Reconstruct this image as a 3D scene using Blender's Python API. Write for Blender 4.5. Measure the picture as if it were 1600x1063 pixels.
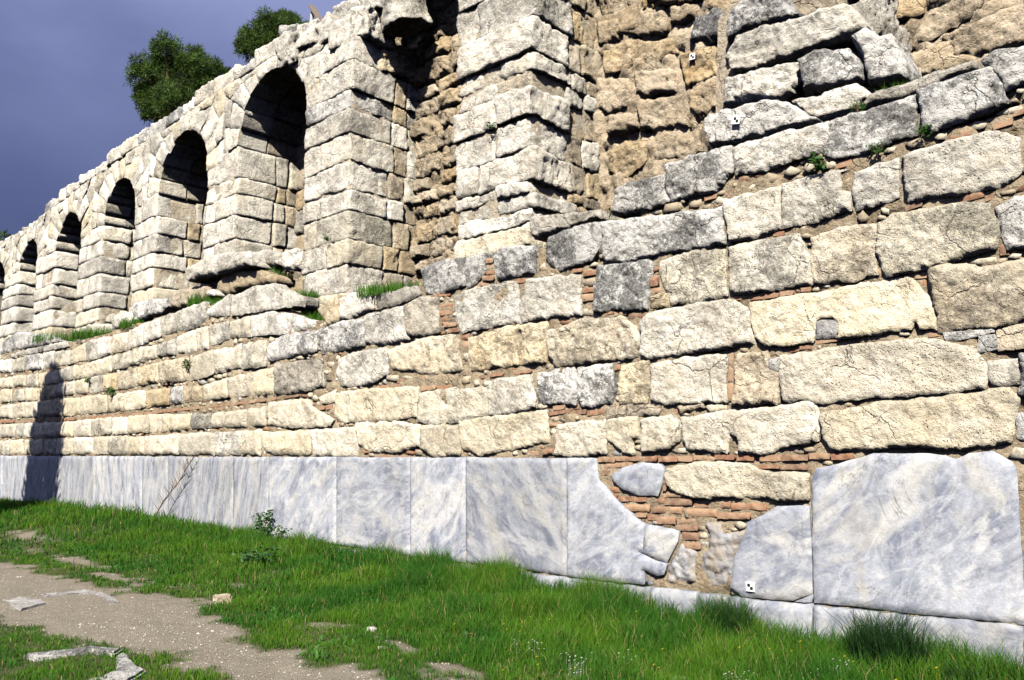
import bpy, bmesh, math, random
import numpy as np
from mathutils import Vector, Matrix
from mathutils.geometry import delaunay_2d_cdt
for o in list(bpy.data.objects): bpy.data.objects.remove(o)
scene = bpy.context.scene
COL = scene.collection
RAD = math.radians
# ---------------------------------------------------------------- camera
cam_d = bpy.data.cameras.new('camera'); cam_d.sensor_width = 36; cam_d.lens = 36*1300/1600; cam_d.clip_end = 3000; cam_d.clip_start = .05
cam = bpy.data.objects.new('camera', cam_d); COL.objects.link(cam); scene.camera = cam
cam.location = (0, -8.207, 1.75); cam.rotation_euler = (RAD(90+7.905), 0, RAD(43.152))
# ---------------------------------------------------------------- sky: a dark violet-blue rain-cloud deck, clear sky behind it
SUN_AZ, SUN_EL = 32.0, 40.0        # degrees to the right of the wall's normal, seen from the path; height
world = bpy.data.worlds.new('World'); scene.world = world; world.use_nodes = True
nt = world.node_tree; nt.nodes.clear(); N = nt.nodes.new; LK = nt.links.new
sky = N('ShaderNodeTexSky'); sky.sky_type = 'NISHITA'; sky.sun_disc = False
sky.sun_elevation = RAD(SUN_EL); sky.sun_rotation = RAD(180-SUN_AZ); sky.air_density = 1.2; sky.dust_density = .6; sky.ozone_density = 3
tc = N('ShaderNodeTexCoord'); nz = N('ShaderNodeTexNoise'); nz.inputs['Scale'].default_value = 2.6; nz.inputs['Detail'].default_value = 5; nz.inputs['Roughness'].default_value = .5
mp = N('ShaderNodeMapping'); mp.inputs['Scale'].default_value = (1, 1, 2.2); LK(tc.outputs['Generated'], mp.inputs[0]); LK(mp.outputs[0], nz.inputs['Vector'])
# the deck is heavier and darker low down, thinner and paler higher up
sx = N('ShaderNodeSeparateXYZ'); LK(tc.outputs['Generated'], sx.inputs[0])
wob = N('ShaderNodeMath'); wob.operation = 'MULTIPLY_ADD'; LK(nz.outputs['Fac'], wob.inputs[0]); wob.inputs[1].default_value = .36; wob.inputs[2].default_value = -.18
zz = N('ShaderNodeMath'); zz.operation = 'ADD'; LK(sx.outputs['Z'], zz.inputs[0]); LK(wob.outputs[0], zz.inputs[1])
cr = N('ShaderNodeValToRGB'); el = cr.color_ramp.elements
el[0].position = .20; el[0].color = (.52, .64, 1.55, 1); el[1].position = .78; el[1].color = (2.5, 2.8, 4.6, 1)
for p_, c_ in ((.31, (.76, .92, 2.02, 1)), (.40, (1.2, 1.42, 2.8, 1)), (.49, (1.9, 2.18, 3.95, 1))): k_ = el.new(p_); k_.color = c_
LK(zz.outputs[0], cr.inputs[0])
mx = N('ShaderNodeMix'); mx.data_type = 'RGBA'; mx.inputs['Factor'].default_value = .96
LK(sky.outputs[0], mx.inputs['A']); LK(cr.outputs[0], mx.inputs['B'])
bg = N('ShaderNodeBackground'); bg.inputs['Strength'].default_value = .085; LK(mx.outputs['Result'], bg.inputs['Color'])
wo = N('ShaderNodeOutputWorld'); LK(bg.outputs[0], wo.inputs[0])
# ---------------------------------------------------------------- sun, exposure
sd = bpy.data.lights.new('sun', 'SUN'); sd.energy = 5.0; sd.angle = RAD(.5); sd.color = (1, .935, .81)
sun = bpy.data.objects.new('sun', sd); COL.objects.link(sun)
S_DIR = Vector((math.sin(RAD(SUN_AZ))*math.cos(RAD(SUN_EL)), -math.cos(RAD(SUN_AZ))*math.cos(RAD(SUN_EL)), math.sin(RAD(SUN_EL))))
sun.rotation_euler = S_DIR.to_track_quat('Z', 'Y').to_euler(); sun.location = (5, -12, 20)
scene.view_settings.view_transform = 'Standard'; scene.view_settings.look = 'None'; scene.view_settings.gamma = 1
scene.view_settings.use_curve_mapping = False; scene.view_settings.exposure = .80
scene.render.engine = 'CYCLES'; scene.cycles.max_bounces = 5; scene.cycles.diffuse_bounces = 0; scene.cycles.transmission_bounces = 3
# ---------------------------------------------------------------- helpers
rs = random.Random(7); rg = np.random.default_rng(11)
_perm = np.random.default_rng(3).permutation(256).astype(np.int64); _perm = np.concatenate([_perm, _perm, _perm])
_g = np.random.default_rng(5).normal(size=(256, 3)); _g /= np.linalg.norm(_g, axis=1)[:, None]
def noise3(P):
    P = np.asarray(P, float); I = np.floor(P).astype(np.int64); f = P-I; I &= 255
    u = f*f*f*(f*(f*6-15)+10); out = 0
    for dx in (0, 1):
        wx = u[:, 0] if dx else 1-u[:, 0]
        for dy in (0, 1):
            wy = u[:, 1] if dy else 1-u[:, 1]
            for dz in (0, 1):
                wz = u[:, 2] if dz else 1-u[:, 2]
                h = _perm[_perm[_perm[I[:, 0]+dx]+I[:, 1]+dy]+I[:, 2]+dz]
                g = _g[h]; d = f-np.array([dx, dy, dz])
                out = out+wx*wy*wz*np.einsum('ij,ij->i', g, d)
    return out*1.5
def fbm(P, o=4, gain=.5):
    P = np.asarray(P, float); s = np.zeros(len(P)); a = 1.
    for i in range(o): s += a*noise3(P*(2.03**i)+i*17.3); a *= gain
    return s
def smooth(me):
    me.polygons.foreach_set('use_smooth', np.ones(len(me.polygons), bool))
def tag(o, label=None, cat=None, group=None, kind=None):
    if label: o['label'] = label
    if cat: o['category'] = cat
    if group: o['group'] = group
    if kind: o['kind'] = kind
    return o
def link(name, me, mat, parent=None, loc=(0, 0, 0)):
    o = bpy.data.objects.new(name, me); COL.objects.link(o); o.location = loc
    if parent is not None: o.parent = parent
    if mat is not None and not me.materials: me.materials.append(mat)
    return o
def empty(name, loc=(0, 0, 0)):
    o = bpy.data.objects.new(name, None); COL.objects.link(o); o.location = loc; o.empty_display_size = .2; return o
def mesh_np(name, V, F, sm=True):
    me = bpy.data.meshes.new(name); V = np.asarray(V, np.float32); F = np.asarray(F, np.int32)
    k = F.shape[1]; me.vertices.add(len(V)); me.vertices.foreach_set('co', V.ravel())
    me.loops.add(F.size); me.loops.foreach_set('vertex_index', F.ravel())
    me.polygons.add(len(F)); me.polygons.foreach_set('loop_start', np.arange(0, F.size, k, dtype=np.int32))
    try: me.polygons.foreach_set('loop_total', np.full(len(F), k, np.int32))
    except Exception: pass
    me.update(calc_edges=True); me.validate()
    if sm: smooth(me)
    return me
def point_color(me, C, name='tint'):
    at = me.color_attributes.new(name, 'FLOAT_COLOR', 'POINT'); C = np.asarray(C, np.float32)
    if C.ndim == 1: C = np.stack([C, C, C, np.ones_like(C)], 1)
    elif C.shape[1] == 3: C = np.concatenate([C, np.ones((len(C), 1), np.float32)], 1)
    at.data.foreach_set('color', C.ravel())
def inside(P, poly):
    x, y = P[:, 0], P[:, 1]; r = np.zeros(len(P), bool); n = len(poly)
    for i in range(n):
        x0, y0 = poly[i]; x1, y1 = poly[(i+1) % n]
        if y0 == y1: continue
        c = ((y0 > y) != (y1 > y)) & (x < (x1-x0)*(y-y0)/(y1-y0)+x0); r ^= c
    return r
def segdist(P, poly):
    poly = np.asarray(poly, float); A = poly; Bq = np.roll(poly, -1, 0); d = np.full(len(P), 1e9)
    for a, b in zip(A, Bq):
        ab = b-a; t = np.clip(((P-a)@ab)/max(ab@ab, 1e-12), 0, 1); q = a+t[:, None]*ab
        d = np.minimum(d, np.hypot(*(P-q).T))
    return d
# ---------------------------------------------------------------- materials
def mat_new(name):
    m = bpy.data.materials.new(name); m.use_nodes = True; nt = m.node_tree; nt.nodes.clear()
    out = nt.nodes.new('ShaderNodeOutputMaterial'); b = nt.nodes.new('ShaderNodeBsdfPrincipled'); nt.links.new(b.outputs[0], out.inputs[0])
    b.inputs['Roughness'].default_value = .9; b.inputs['Specular IOR Level'].default_value = .2
    return m, nt, b
class NB:
    def __init__(s, nt): s.nt = nt
    def n(s, t, **kw):
        q = s.nt.nodes.new(t)
        for k, v in kw.items():
            if k.startswith('_'): setattr(q, k[1:], v)
            else: q.inputs[k.replace('__', ' ')].default_value = v
        return q
    def l(s, a, b): s.nt.links.new(a, b)
    def noise(s, vec, scale, detail=4, rough=.55, dist=0):
        q = s.n('ShaderNodeTexNoise', Scale=scale, Detail=detail, Roughness=rough, Distortion=dist); s.l(vec, q.inputs['Vector']); return q.outputs['Fac']
    def ramp(s, v, p0, p1, c0=(0, 0, 0, 1), c1=(1, 1, 1, 1)):
        q = s.n('ShaderNodeValToRGB'); e = q.color_ramp.elements; e[0].position = p0; e[1].position = p1; e[0].color = c0; e[1].color = c1; s.l(v, q.inputs[0]); return q.outputs[0]
    def mix(s, f, a, b, mode='MIX'):
        q = s.n('ShaderNodeMix', _data_type='RGBA', _blend_type=mode)
        for v, k in ((f, 'Factor'), (a, 'A'), (b, 'B')):
            i = [z for z in q.inputs if z.name == k and (z.type == 'RGBA' or k == 'Factor' and z.type == 'VALUE')][0]
            if isinstance(v, (int, float)): i.default_value = v
            elif isinstance(v, tuple): i.default_value = v if len(v) == 4 else v+(1,)
            else: s.l(v, i)
        return [z for z in q.outputs if z.type == 'RGBA'][0]
    def math(s, op, a, b=0.):
        q = s.n('ShaderNodeMath', _operation=op)
        for i, v in enumerate((a, b)):
            if isinstance(v, (int, float)): q.inputs[i].default_value = v
            else: s.l(v, q.inputs[i])
        return q.outputs[0]
    def pos(s):
        return s.n('ShaderNodeNewGeometry').outputs['Position']
    def rnd(s): return s.n('ShaderNodeObjectInfo').outputs['Random']
def stone_mat(name, A, Bc, lich=.3, lichc=(.10, .10, .10), stain=.25, stainc=(.42, .27, .12), bump=.7, white=.2, whitec=(.78, .77, .74), var=.3):
    m, nt, b = mat_new(name); g = NB(nt); P = g.pos()
    # every stone has its own stretch of pattern
    R = g.rnd(); off = g.n('ShaderNodeVectorMath', _operation='ADD'); cx = g.n('ShaderNodeCombineXYZ'); g.l(g.math('MULTIPLY', R, 37.), cx.inputs[1]); g.l(P, off.inputs[0]); g.l(cx.outputs[0], off.inputs[1]); P2 = off.outputs[0]
    c = g.mix(g.ramp(g.noise(P2, 2.6, 6, .62), .32, .68), A, Bc)
    c = g.mix(g.math('MULTIPLY', g.ramp(g.noise(P2, 3.3, 7, .7, .6), .5, .72), stain), c, stainc)
    c = g.mix(g.math('MULTIPLY', g.ramp(g.noise(P2, 5.1, 8, .72, .3), .52, .62), white), c, whitec)
    # lichen: dark crust in clumps that break into specks
    big = g.ramp(g.noise(P2, 1.9, 3, .55), .36, .66); sp = g.noise(P2, 12, 9, .8, .5)
    lm = g.ramp(g.math('ADD', g.math('MULTIPLY', big, .19), sp), .585, .635)
    c = g.mix(g.math('MULTIPLY', lm, lich), c, lichc); lm2 = g.ramp(g.math('ADD', g.math('MULTIPLY', big, .12), g.noise(P2, 31, 7, .75, .3)), .60, .66); c = g.mix(g.math('MULTIPLY', lm2, min(1., lich*1.2)), c, tuple(v*.75 for v in lichc))
    # small dark pores
    vo = g.n('ShaderNodeTexVoronoi', Scale=34.); vo.feature = 'F1'
    wv = g.n('ShaderNodeVectorMath', _operation='ADD'); nv = g.n('ShaderNodeTexNoise', Scale=11., Detail=3.); g.l(P2, nv.inputs['Vector']); sc = g.n('ShaderNodeVectorMath', _operation='SCALE'); sc.inputs['Scale'].default_value = .09
    g.l(nv.outputs['Color'], sc.inputs[0]); g.l(P2, wv.inputs[0]); g.l(sc.outputs[0], wv.inputs[1]); g.l(wv.outputs[0], vo.inputs['Vector'])
    pore = g.math('MULTIPLY', g.ramp(vo.outputs['Distance'], .10, .30, (1, 1, 1, 1), (0, 0, 0, 1)), g.ramp(g.noise(P2, 4.3, 4, .6), .46, .58))
    c = g.mix(g.math('MULTIPLY', pore, .75), c, tuple(v*.28 for v in A))
    ve = g.n('ShaderNodeTexVoronoi', Scale=1.7); ve.feature = 'DISTANCE_TO_EDGE'; sc2 = g.n('ShaderNodeVectorMath', _operation='SCALE'); sc2.inputs['Scale'].default_value = .35; wv2 = g.n('ShaderNodeVectorMath', _operation='ADD'); nv2 = g.n('ShaderNodeTexNoise', Scale=3.2, Detail=5.); g.l(P2, nv2.inputs['Vector'])
    g.l(nv2.outputs['Color'], sc2.inputs[0]); g.l(P2, wv2.inputs[0]); g.l(sc2.outputs[0], wv2.inputs[1]); g.l(wv2.outputs[0], ve.inputs['Vector'])
    crack = g.math('MULTIPLY', g.ramp(ve.outputs['Distance'], .004, .016, (1, 1, 1, 1), (0, 0, 0, 1)), g.ramp(g.noise(P2, 1.6, 3, .5), .50, .56)); c = g.mix(g.math('MULTIPLY', crack, .38), c, tuple(v*.25 for v in A))
    hv = g.n('ShaderNodeHueSaturation'); g.l(c, hv.inputs['Color']); mrr = g.n('ShaderNodeMapRange'); g.l(R, mrr.inputs['Value']); mrr.inputs['To Min'].default_value = 1-var*.6; mrr.inputs['To Max'].default_value = 1+var*.4
    g.l(mrr.outputs[0], hv.inputs['Value']); mr2 = g.n('ShaderNodeMapRange'); g.l(g.math('FRACT', g.math('MULTIPLY', R, 7.3)), mr2.inputs['Value']); mr2.inputs['To Min'].default_value = .75; mr2.inputs['To Max'].default_value = 1.2; g.l(mr2.outputs[0], hv.inputs['Saturation'])
    g.l(hv.outputs[0], b.inputs['Base Color'])
    h1 = g.noise(P2, 24, 10, .72, .3); h2 = g.noise(P2, 7, 6, .65)
    h = g.math('SUBTRACT', g.math('ADD', h1, g.math('MULTIPLY', h2, 1.4)), g.math('ADD', g.math('MULTIPLY', pore, .5), g.math('MULTIPLY', crack, .6)))
    bp = g.n('ShaderNodeBump', Strength=min(1., bump*1.3), Distance=.042); g.l(h, bp.inputs['Height']); g.l(bp.outputs[0], b.inputs['Normal'])
    return m
MAT = {}
MAT['c'] = stone_mat('limestone cream', (.71, .63, .475), (.80, .74, .61), .28, (.30, .26, .20), .28, (.62, .46, .27), .7, .4, (.85, .82, .74))
MAT['gc'] = stone_mat('limestone cream with lichen', (.64, .59, .47), (.74, .70, .61), .55, (.20, .19, .17), .2, (.56, .42, .25), .75, .35, (.83, .81, .76))
MAT['w'] = stone_mat('limestone chalk white', (.79, .735, .625), (.88, .85, .775), .36, (.24, .22, .20), .36, (.66, .51, .32), .75, .45, (.88, .87, .85))
MAT['wg'] = stone_mat('limestone grey white', (.73, .68, .585), (.83, .80, .73), .45, (.20, .185, .17), .32, (.58, .46, .30), .8, .5, (.87, .865, .85))
MAT['g'] = stone_mat('limestone grey crust', (.56, .55, .525), (.72, .70, .67), .7, (.13, .13, .13), .18, (.46, .39, .3), .85, .45, (.80, .80, .80))
MAT['dg'] = stone_mat('limestone dark crust', (.44, .435, .425), (.60, .59, .575), .8, (.09, .09, .095), .1, (.36, .31, .26), .9, .35, (.68, .68, .68))
MAT['gt'] = stone_mat('limestone dusty grey', (.45, .41, .34), (.57, .53, .46), .5, (.17, .15, .13), .3, (.45, .35, .24), .75, .3, (.74, .71, .64))
MAT['t'] = stone_mat('limestone tan', (.62, .50, .335), (.70, .61, .46), .38, (.25, .20, .14), .3, (.58, .40, .2), .8, .3, (.80, .74, .62))
MAT['ct'] = stone_mat('limestone ochre pitted', (.69, .58, .41), (.77, .70, .56), .55, (.25, .21, .16), .38, (.62, .44, .23), .85, .4, (.84, .79, .67))
MAT['k'] = stone_mat('conglomerate core', (.56, .425, .265), (.65, .54, .39), .42, (.19, .145, .095), .38, (.60, .38, .18), 1., .2, (.70, .60, .45))
MAT['kt'] = stone_mat('conglomerate dusty', (.49, .40, .28), (.59, .51, .395), .45, (.2, .16, .12), .3, (.52, .35, .18), .9, .2, (.72, .65, .54))
MAT['bedm'] = stone_mat('pale bedding mortar', (.60, .52, .40), (.68, .61, .49), .35, (.25, .2, .15), .3, (.55, .4, .24), .8, .2)
MAT['nb'] = stone_mat('concreted rubble', (.50, .40, .27), (.60, .50, .37), .6, (.14, .115, .09), .4, (.56, .36, .17), 1., .2, (.6, .52, .4))
MAT['mortar'] = stone_mat('lime mortar', (.38, .31, .22), (.47, .40, .30), .4, (.17, .13, .09), .25, (.42, .24, .11), .9, .12, (.6, .53, .43))
MAT['soil'] = stone_mat('ledge soil', (.20, .15, .10), (.27, .21, .14), .3, (.1, .08, .06), .2, (.3, .2, .1), .8, .1)
def brick_mat():
    m, nt, b = mat_new('fired brick'); g = NB(nt); P = g.pos(); R = g.rnd()
    q = g.n('ShaderNodeValToRGB'); e = q.color_ramp.elements; e[0].color = (.27, .125, .075, 1); e[0].position = 0; e[1].position = 1; e[1].color = (.42, .26, .16, 1)
    for p_, c_ in ((.3, (.35, .175, .105, 1)), (.55, (.31, .15, .09, 1)), (.68, (.17, .10, .075, 1)), (.8, (.30, .17, .11, 1)), (.42, (.44, .30, .20, 1))): k = e.new(p_); k.color = c_
    g.l(R, q.inputs[0]); c = g.mix(g.math('MULTIPLY', g.ramp(g.noise(P, 13, 8, .7), .40, .68), .8), q.outputs[0], (.45, .34, .235)); c = g.mix(g.math('MULTIPLY', g.ramp(g.noise(P, 9, 6, .7), .5, .66), .55), c, (.13, .085, .06))
    g.l(c, b.inputs['Base Color']); bp = g.n('ShaderNodeBump', Strength=.6, Distance=.015); g.l(g.noise(P, 45, 8, .7), bp.inputs['Height']); g.l(bp.outputs[0], b.inputs['Normal']); return m
MAT['brick'] = brick_mat()
def marble_mat(name, streak, rough=False, val=1.):
    m, nt, b = mat_new(name); g = NB(nt); P = g.pos(); R = g.rnd()
    # each slab is cut from another part of the bed, so its bands lean another way
    rot = g.n('ShaderNodeVectorRotate', _rotation_type='Y_AXIS'); g.l(P, rot.inputs['Vector'])
    an = g.n('ShaderNodeMapRange'); g.l(R, an.inputs['Value']); an.inputs['To Min'].default_value = (-.35 if streak else -.9); an.inputs['To Max'].default_value = (.35 if streak else 1.0); g.l(an.outputs[0], rot.inputs['Angle'])
    off = g.n('ShaderNodeVectorMath', _operation='ADD'); cx = g.n('ShaderNodeCombineXYZ'); g.l(g.math('MULTIPLY', R, 53.), cx.inputs[0]); g.l(rot.outputs[0], off.inputs[0]); g.l(cx.outputs[0], off.inputs[1])
    mp = g.n('ShaderNodeMapping'); mp.inputs['Scale'].default_value = (2.6, 1, .7) if streak else (1.0, 1, 2.0); g.l(off.outputs[0], mp.inputs[0]); V = mp.outputs[0]
    c = g.mix(g.ramp(g.noise(V, 1.5, 8, .66, 1.4), .40, .60), (.175, .195, .255), (.385, .408, .465))
    c = g.mix(g.math('MULTIPLY', g.ramp(g.noise(V, 1.0, 9, .62, 2.2), .50, .62), .75), c, (.54, .545, .56))
    c = g.mix(g.math('MULTIPLY', g.ramp(g.noise(V, .8, 7, .6, 1.6), .53, .64), .6), c, (.54, .525, .475))
    v = g.math('ABSOLUTE', g.math('SUBTRACT', g.noise(V, 1.7, 7, .6, 1.1), .5)); c = g.mix(g.math('MULTIPLY', g.ramp(v, .0, .022, (1, 1, 1, 1), (0, 0, 0, 1)), .4), c, (.55, .57, .61))
    # weather: pale runs and brown runs down the face, fine scratches
    mv = g.n('ShaderNodeMapping'); mv.inputs['Scale'].default_value = (7, 3, .35); g.l(P, mv.inputs[0])
    c = g.mix(g.math('MULTIPLY', g.ramp(g.noise(mv.outputs[0], 1.3, 7, .65), .5, .68), .5 if streak else .25), c, (.50, .505, .50))
    c = g.mix(g.math('MULTIPLY', g.ramp(g.noise(mv.outputs[0], 2.1, 8, .7, .4), .56, .72), .3), c, (.36, .345, .36))
    c = g.mix(g.math('MULTIPLY', g.ramp(g.noise(P, 14, 9, .75), .53, .64), .55), c, (.27, .27, .28))
    ck = g.math('MULTIPLY', g.ramp(g.math('ABSOLUTE', g.math('SUBTRACT', g.noise(off.outputs[0], 1.15, 6, .62, .5), .5)), .0015, .005, (1, 1, 1, 1), (0, 0, 0, 1)), g.ramp(g.noise(off.outputs[0], .9, 2, .5), .48, .54)); c = g.mix(g.math('MULTIPLY', ck, .75), c, (.13, .12, .11))
    c = g.mix(g.math('MULTIPLY', g.ramp(g.noise(mv.outputs[0], .8, 8, .72, .8), .55, .70), .45), c, (.33, .29, .235))
    c = g.mix(g.math('MULTIPLY', g.ramp(g.noise(P, 6, 9, .78, .6), .54, .66), .4), c, (.40, .42, .48))
    hv = g.n('ShaderNodeHueSaturation'); g.l(c, hv.inputs['Color']); mrr = g.n('ShaderNodeMapRange'); g.l(R, mrr.inputs['Value']); mrr.inputs['To Min'].default_value = .80*val; mrr.inputs['To Max'].default_value = 1.12*val; g.l(mrr.outputs[0], hv.inputs['Value'])
    if rough: c2 = g.mix(g.ramp(g.noise(P, 4, 7, .65), .4, .6), hv.outputs[0], (.36, .31, .25))
    else: c2 = hv.outputs[0]
    g.l(c2, b.inputs['Base Color']); b.inputs['Roughness'].default_value = .62; b.inputs['Specular IOR Level'].default_value = .3
    bp = g.n('ShaderNodeBump', Strength=.9 if rough else .5, Distance=.03 if rough else .018); g.l(g.math('ADD', g.noise(P, 13 if rough else 20, 9, .68), g.math('MULTIPLY', g.noise(V, 4, 5), .8)), bp.inputs['Height']); g.l(bp.outputs[0], b.inputs['Normal']); return m
MAT['m'] = marble_mat('blue grey marble', False); MAT['mp'] = marble_mat('plinth marble', False, False, .85); MAT['ms'] = marble_mat('streaked marble', True); MAT['mg'] = stone_mat('dusty marble', (.38, .37, .36), (.47, .46, .45), .6, (.25, .22, .19), .4, (.38, .31, .24), .6, .3); MAT['mr'] = marble_mat('broken marble', False, True)
def chip_mat():
    m, nt, b = mat_new('joint rubble'); g = NB(nt); a = g.n('ShaderNodeAttribute', _attribute_name='tint'); P = g.pos()
    c = g.mix(g.ramp(g.noise(P, 20, 8, .7), .48, .68), a.outputs['Color'], (.22, .18, .13)); g.l(c, b.inputs['Base Color'])
    bp = g.n('ShaderNodeBump', Strength=.6, Distance=.02); g.l(g.noise(P, 40, 8, .7), bp.inputs['Height']); g.l(bp.outputs[0], b.inputs['Normal']); return m
MAT['chip'] = chip_mat()
def leaf_mat(name, tr=.35, c0=None, c1=None, rough=.6):
    m, nt, b = mat_new(name); g = NB(nt); a = g.n('ShaderNodeAttribute', _attribute_name='tint'); out = [n for n in nt.nodes if n.type == 'OUTPUT_MATERIAL'][0]
    c = a.outputs['Color']; g.l(c, b.inputs['Base Color']); b.inputs['Roughness'].default_value = rough; b.inputs['Specular IOR Level'].default_value = .25
    t = g.n('ShaderNodeBsdfTranslucent'); g.l(c, t.inputs['Color']); ms = g.n('ShaderNodeMixShader'); ms.inputs[0].default_value = tr
    g.l(b.outputs[0], ms.inputs[1]); g.l(t.outputs[0], ms.inputs[2]); g.l(ms.outputs[0], out.inputs[0]); return m
MAT['leaf'] = leaf_mat('foliage'); MAT['grass'] = leaf_mat('grass blade', .4, rough=.75)
def flat_mat(name, col, rough=.8, scale=30, dark=.6):
    m, nt, b = mat_new(name); g = NB(nt); P = g.pos(); c = g.mix(g.ramp(g.noise(P, scale, 6, .65), .4, .7), col, tuple(v*dark for v in col)); g.l(c, b.inputs['Base Color']); b.inputs['Roughness'].default_value = rough
    bp = g.n('ShaderNodeBump', Strength=.4, Distance=.01); g.l(g.noise(P, scale, 6, .7), bp.inputs['Height']); g.l(bp.outputs[0], b.inputs['Normal']); return m
MAT['bark'] = flat_mat('bark', (.16, .10, .06), .95, 20); MAT['wood'] = flat_mat('weathered timber', (.22, .18, .15), .85, 40); MAT['zinc'] = flat_mat('pale painted post', (.55, .55, .56), .6, 40, .8)
MAT['paper'] = flat_mat('white target plate', (.85, .85, .85), .6, 5, .95); MAT['ink'] = flat_mat('black print', (.015, .015, .015), .6, 5, .9)
def ground_mat():
    m, nt, b = mat_new('ground'); g = NB(nt); P = g.pos(); a = g.n('ShaderNodeAttribute', _attribute_name='tint').outputs['Color']
    grav = g.mix(g.ramp(g.noise(P, 3, 6, .65), .35, .65), (.28, .242, .185), (.38, .338, .268)); vo = g.n('ShaderNodeTexVoronoi', Scale=75.); g.l(P, vo.inputs['Vector'])
    grav = g.mix(g.ramp(vo.outputs['Color'], .2, .9), tuple(v*.8 for v in (.27, .235, .18)), grav); grav = g.mix(g.math('MULTIPLY', g.ramp(g.noise(P, 90, 4, .7), .6, .7), .5), grav, (.62, .58, .52))
    soil = g.mix(g.noise(P, 8, 7, .7), (.055, .075, .022), (.11, .10, .05)); c = g.mix(a, soil, grav); g.l(c, b.inputs['Base Color'])
    bp = g.n('ShaderNodeBump', Strength=.8, Distance=.02); g.l(g.math('ADD', g.noise(P, 60, 8, .75), vo.outputs['Distance']), bp.inputs['Height']); g.l(bp.outputs[0], b.inputs['Normal']); return m
MAT['ground'] = ground_mat()
# ---------------------------------------------------------------- stone builders
PL_Y = {'L': 0., 'A': .6, 'K': 2.2, 'B': .2, 'C': .4, 'M': -.02}
def slab(name, poly, y, mat, parent, proud=.06, depth=.2, rough=.03, rr=.07, cell=.035, jit=.012, smoothness=1., sub=None):
    """a stone whose face has the outline poly (x, z); the face stands proud of y and is worn round at its edges"""
    poly = np.asarray(poly, float); A2 = np.sum(poly[:, 0]*np.roll(poly[:, 1], -1)-np.roll(poly[:, 0], -1)*poly[:, 1])
    if A2 < 0: poly = poly[::-1]
    c = poly.mean(0); seed = rs.uniform(0, 500)
    pts = []
    for i in range(len(poly)):
        a, b = poly[i], poly[(i+1) % len(poly)]; n = max(1, int(round(np.hypot(*(b-a))/cell)))
        for k in range(n): pts.append(a+(b-a)*k/n)
    bd = np.array(pts); nb = len(bd)
    q = np.column_stack([bd*5, np.full(nb, seed)])
    bd = bd+np.column_stack([fbm(q, 4, .6), fbm(q+91.7, 4, .6)])*jit*1.3
    x0, z0 = poly.min(0); x1, z1 = poly.max(0)
    gx, gz = np.meshgrid(np.arange(x0+cell*.5, x1, cell), np.arange(z0+cell*.5, z1, cell*.9)); gx = gx+(np.arange(gx.shape[0]) % 2)[:, None]*cell*.5
    G = np.column_stack([gx.ravel(), gz.ravel()])+rg.uniform(-.22, .22, (gx.size, 2))*cell
    if len(G):
        G = G[inside(G, bd)]
    if len(G): G = G[segdist(G, bd) > cell*.55]
    allp = np.vstack([bd, G]) if len(G) else bd
    r = delaunay_2d_cdt([Vector(p) for p in allp], [(i, (i+1) % nb) for i in range(nb)], [], 1, 1e-6)
    V2 = np.array([(v.x, v.y) for v in r[0]]); tri = [f for f in r[2] if len(f) == 3]
    if not tri: return None
    tri = np.array(tri)
    a = V2[tri]; ar = (a[:, 1, 0]-a[:, 0, 0])*(a[:, 2, 1]-a[:, 0, 1])-(a[:, 1, 1]-a[:, 0, 1])*(a[:, 2, 0]-a[:, 0, 0]); tri[ar < 0] = tri[ar < 0][:, ::-1]
    d = segdist(V2, bd); nv = len(V2)
    S = np.column_stack([V2, np.full(nv, seed)])
    # mostly crisp arrises, here and there knocked off
    rl = rr*(1+3.2*np.clip(noise3(S*2.6)+.05, 0, .6)+1.2*np.clip(noise3(S*7+3), 0, .6)); t = np.clip(d/np.maximum(rl, .004), 0, 1)
    prof = np.sqrt(np.clip(1-(1-t)**2, 0, 1))
    w = .35+.65*np.clip(d/.05, 0, 1)
    tilt = np.array([rs.gauss(0, .018), rs.gauss(0, .03)]); tl = np.clip((V2-c)@tilt, -.03, .03)*(1 if rough > .015 else .15)
    bil = 1-2*np.abs(fbm(S*5.5+21, 4, .6))
    h = proud*prof+tl+rough*(fbm(S*1.9, 2)*.9+fbm(S*9.3+5, 4, .7)*.5+.25*bil)*w
    sp = noise3(S*1.7+40); h -= rough*2.2*np.clip(sp-.22, 0, .3)*w*smoothness
    pk = noise3(S*np.array([6.5, 9, 1])+77); h -= min(rough, .03)*.6*np.clip(pk-.33, 0, .3)*w*smoothness
    edges = {}
    for T in tri:
        for i in range(3):
            e = (int(T[i]), int(T[(i+1) % 3])); edges[e] = 1
    be = [e for e in edges if (e[1], e[0]) not in edges]
    bv = sorted({e[0] for e in be}); nbv = len(bv); ix = {v: nv+k for k, v in enumerate(bv)}
    V = np.column_stack([V2[:, 0]-c[0], -h, V2[:, 1]-c[1]])
    Fr = V[bv].copy(); Bk = Fr.copy(); Bk[:, 1] = depth; Bk[:, [0, 2]] *= .985
    V = np.vstack([V, Fr, Bk])
    F = [tuple(T) for T in tri.tolist()]
    for a_, b_ in be: A_, B_ = ix[a_], ix[b_]; F.append((B_, A_, A_+nbv)); F.append((B_, A_+nbv, B_+nbv))
    me = mesh_np(name, V, np.array(F)); return link(name, me, MAT[mat], parent, (c[0], y, c[1]))
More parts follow.
